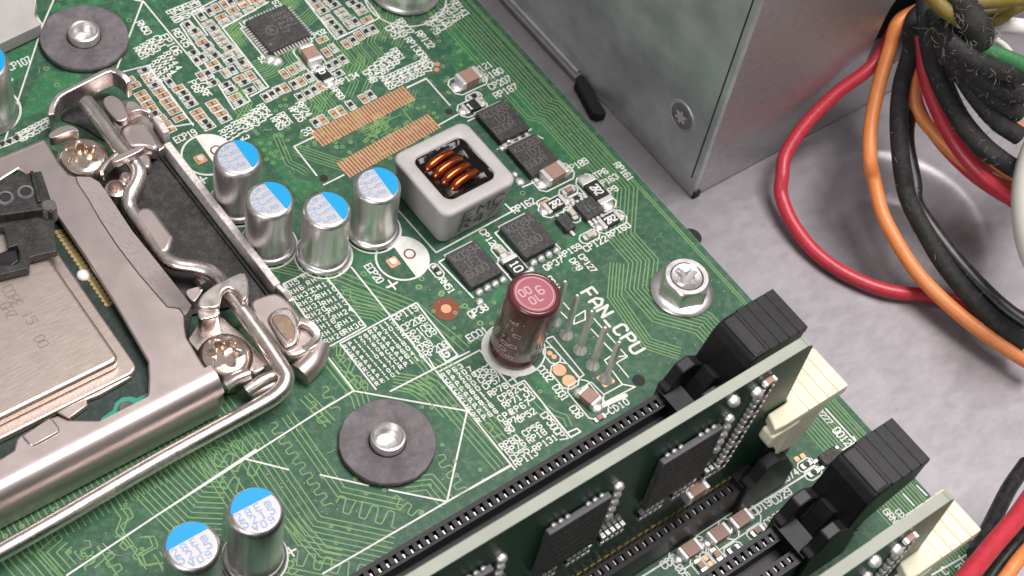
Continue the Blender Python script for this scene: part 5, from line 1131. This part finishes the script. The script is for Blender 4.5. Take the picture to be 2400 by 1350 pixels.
# ================================================================== wires
def wire(pts, r, mat, label, cat='wire', n=9, group='power supply wires', nm=None):
    rw_ = random.Random(len(label)); P_ = curve([Vector(p)+Vector((rw_.uniform(-.005,.005), rw_.uniform(-.005,.005), rw_.uniform(-.005,.005))) for p in pts], n); o0 = P_[0]
    q = MB(); q.tube(P_, r, 14); o = q.build(nm or mat.replace('blackw','black').replace('fuzzy','black').replace('whitew','white')+'_wire', mat, None, origin=o0, smooth=70)
    return tag(o, label, cat, group)
wire([(10.18,1.465,1), (9.881,1.515,0.9), (9.439,1.311,0.75), (9.107,1.219,0.6), (8.627,1.249,0.35), (8.089,1.197,0.05), (7.63,1.051,-0.2), (7.401,0.821,-0.35), (7.273,0.634,-0.5), (7.153,0.203,-0.6), (7.135,-0.317,-0.66), (7.283,-0.836,-0.68), (7.589,-1.336,-0.68), (8.029,-1.696,-0.68), (8.431,-2.096,-0.68), (8.938,-2.701,-0.66), (9.148,-3.093,-0.6)], .102, 'red', 'red wire looping wide across the case floor')
wire([(10.097,1.387,1.2), (9.734,1.434,1.05), (9.33,1.161,0.95), (8.904,0.849,0.75), (8.509,0.481,0.5), (8.222,0.106,0.3), (8.213,-0.09,0.05), (8.039,-0.504,-0.1), (7.946,-0.907,-0.2), (7.896,-1.393,-0.3), (7.948,-1.889,-0.38), (8.046,-2.5,-0.42), (8.209,-3.143,-0.42), (8.327,-3.454,-0.42)], .104, 'orange', 'orange wire hanging nearest the red loop')
wire([(10.182,1.213,1.4), (9.872,1.295,1.2), (9.513,0.952,1.05), (9.107,0.632,0.85), (8.766,0.251,0.65), (8.469,-0.21,0.45), (8.405,-0.485,0.18), (8.33,-0.739,0.08), (8.255,-1.151,-0.02), (8.202,-1.571,-0.12), (8.21,-2.084,-0.22), (8.264,-2.681,-0.28), (8.38,-3.159,-0.3)], .128, 'fuzzy', 'dusty black wire running just behind the orange wire')
wire([(10.433,1.408,1.1), (9.929,1.147,0.9), (9.397,0.59,0.6), (8.933,0.125,0.35), (8.655,-0.434,0.1), (8.515,-0.662,-0.02), (8.483,-0.992,-0.1), (8.468,-1.536,-0.2), (8.497,-2.084,-0.28), (8.551,-2.58,-0.32), (8.687,-3.014,-0.34)], .12, 'blackw', 'smooth black wire lying behind the dusty one toward the lower right')
wire([(9.675,0.968,1.2), (9.446,0.547,1), (9.319,0.106,0.8), (9.251,-0.46,0.6), (9.319,-0.926,0.45), (9.506,-1.337,0.3), (9.65,-1.643,0.2)], .115, 'red', 'second red wire descending to the white ring')
wire([(9.764,1.012,0.7), (9.497,0.47,0.4), (9.465,-0.038,0.2), (9.595,-0.637,0), (9.777,-1.1,-0.1), (10.003,-1.43,-0.2)], .09, 'red', 'dark red wire in shade under the orange pair')
wire([(9.446,0.782,0.9), (9.23,0.357,0.6), (9.304,-0.041,0.4), (9.43,-0.518,0.25), (9.632,-0.989,0.15), (9.957,-1.342,0.05)], .094, 'orange', 'orange wire crossing under the second red wire')
wire([(9.655,0.759,1), (9.557,0.455,0.9), (9.468,-0.042,0.7), (9.523,-0.457,0.5), (9.643,-0.911,0.4), (9.907,-1.257,0.3)], .094, 'orange', 'orange wire between the second red wire and the black bundle')
wire([(9.834,-0.289,0.9), (9.98,-0.563,0.8), (10.19,-0.779,0.7)], .09, 'orange', 'short stretch of orange wire showing through the black bundle')
BB = [([(9.758,1.119,1.6), (9.572,0.712,1.4), (9.386,0.244,1.2), (9.301,-0.274,1), (9.348,-0.755,0.85), (9.556,-1.141,0.7), (9.761,-1.386,0.6)], 'dusty black wire lowest of the fanned bundle, meeting the white ring'),
      ([(9.552,0.902,1.9), (9.369,0.441,1.7), (9.361,0.058,1.55), (9.393,-0.283,1.4), (9.511,-0.687,1.2), (9.742,-1.019,1.05)], 'dusty black wire in the middle of the fanned bundle'),
      ([(9.16,0.557,2), (9.133,0.16,1.85), (9.304,-0.16,1.7), (9.485,-0.499,1.5), (9.804,-0.828,1.3)], 'dusty black wire just above the middle of the fanned bundle'),
      ([(8.952,0.268,2.2), (9.045,-0.064,2.05), (9.217,-0.379,1.9), (9.49,-0.599,1.75), (9.738,-0.764,1.65)], 'dusty black wire fourth from the top of the fanned bundle'),
      ([(8.787,0.115,2.4), (8.911,-0.157,2.3), (9.151,-0.404,2.2), (9.617,-0.667,2.05)], 'dusty black wire topmost of the fanned bundle, under the green one'),
      ([(9.663,1.15,1.8), (9.463,0.821,1.6), (9.281,0.419,1.4), (9.178,-0.085,1.2), (9.193,-0.591,1), (9.34,-1.032,0.85)], 'dusty black wire on the outer bend of the fanned bundle')]
for p_, l_ in BB: wire(p_, .135, 'fuzzy', l_, group='dusty black wire bundle')
wire([(8.898,-0.026,2.3), (9.129,-0.178,2.35), (9.323,-0.359,2.3), (9.603,-0.629,2.2)], .11, 'green', 'green wire emerging over the black bundle')
wire([(8.969,0.831,2.6), (8.956,0.584,2.6), (8.998,0.428,2.55), (9.098,0.27,2.5)], .105, 'yellow', 'yellow wire poking out of the lint by the box corner')
wire([(9.349,0.335,2.6), (9.617,0.25,2.6), (10.097,0.048,2.6)], .10, 'yellow', 'yellow wire along the top right corner')
wire([(9.56,0.341,2.2), (9.888,0.19,2.2), (10.102,0.155,2.3), (10.274,0.109,2.4)], .11, 'yellow', 'olive yellow wire curling below the corner one')
wire([(9.942,0.325,1.9), (10.216,0.173,1.9), (10.449,0.01,1.9)], .12, 'whitew', 'cream wire under the yellow ones')
wire([(10.636,0.395,1.2), (10.748,0.204,1.1), (10.734,0.016,1)], .05, 'whitew', 'thin pale wire beside the green wire')
wire([(9.362,0.775,2.4), (9.215,0.378,2.6), (9.11,0.099,2.65), (9.156,-0.075,2.5), (9.145,-0.072,2.3), (9.041,0.124,2.2), (9.137,0.494,2.1)], .19, 'fuzzy', 'thick lint-covered black cable sleeve by the yellow wire', 'cable')
wire([(10.929,-1.026,1), (9.845,-1.389,1.1), (9.075,-1.88,1.1), (8.523,-2.539,1.1), (8.396,-3.176,1)], .30, 'whitew', 'thick white ring edge at the right side of the photo', 'ring')
# lower right corner wires
wire([(5.825,-5.017,0.9), (5.331,-5.145,1), (4.836,-5.237,1.1), (4.397,-5.333,1.2), (3.915,-5.433,1.3)], .12, 'red', 'red wire crossing the bottom right corner')
wire([(6.538,-4.569,0.3), (6.019,-4.708,0.4), (5.562,-4.872,0.5), (5.146,-5.028,0.6), (4.768,-5.153,0.7)], .10, 'blackw', 'black wire above the red one in the bottom right corner')
wire([(5.46,-5.453,0.9), (4.992,-5.536,1), (4.742,-5.589,1), (4.454,-5.656,1)], .085, 'orange', 'orange wire in the bottom right corner')
wire([(5.848,-5.252,0.6), (5.294,-5.337,0.7), (4.911,-5.419,0.7), (4.633,-5.498,0.7)], .09, 'blackw', 'black wire under the orange one in the bottom right corner')

# lint clinging to the dusty wires
rl = random.Random(5)
def lint(o, n, ln, spread):
    me = o.data; q = MB(); vs_ = [v.co.copy() for v in me.vertices]
    for i in range(n):
        p = rl.choice(vs_); d = Vector((rl.uniform(-1,1), rl.uniform(-1,1), rl.uniform(-.3,1))).normalized(); pts_ = [p]
        for k in range(4):
            d = (d+Vector((rl.uniform(-1,1), rl.uniform(-1,1), rl.uniform(-1,.8)))*.9).normalized(); pts_.append(pts_[-1]+d*ln/4)
        q.tube(pts_, .0032, 3, False)
    tag(q.build('lint', 'dust', o, loc=(0,0,0)), kind='stuff')
for o in [o for o in COL.objects if o.name.startswith('black_wire') and o.data.materials[0].name.startswith('dusty')]:
    thick = 'sleeve' in o['label']; lint(o, 160 if thick else 60, .22 if thick else .12, .1)

# ================================================================== settled dust on the board
rd = random.Random(21); du = MB()
for i in range(900):
    x, y = rd.uniform(-4.5, 5.3), rd.uniform(-1.2, 8.5)
    if rd.random() < .45: x, y = rd.choice(((4.6, -.1), (5.0, 3.2), (3.0, -.2), (4.4, 4.6), (.6, 3.0), (-1.2, .4), (4.0, 5.8))); x += rd.gauss(0, .42); y += rd.gauss(0, .42)
    if x > 5.32: continue
    r = rd.uniform(.004, .0115); a = rd.uniform(0, 6); z = .009+.00001*i
    du.add([(x+r*math.cos(a), y+r*math.sin(a), z), (x+r*math.cos(a+2), y+r*math.sin(a+2), z), (x+r*.8*math.cos(a+3.3), y+r*.8*math.sin(a+3.3), z+.004), (x+r*math.cos(a+4.4), y+r*math.sin(a+4.4), z)], [(0,1,2,3)])
for i in range(110):
    x, y = rd.uniform(-4, 5.2), rd.uniform(-1.0, 8); a = rd.uniform(0, 6.3); pts_ = [(x, y, .012)]
    for k in range(4):
        a += rd.uniform(-.9, .9); pts_.append((pts_[-1][0]+.035*math.cos(a), pts_[-1][1]+.035*math.sin(a), .012+rd.uniform(0, .02)))
    du.tube(pts_, .0026, 3, False)
tag(du.build('dust', 'speck', board), kind='stuff')
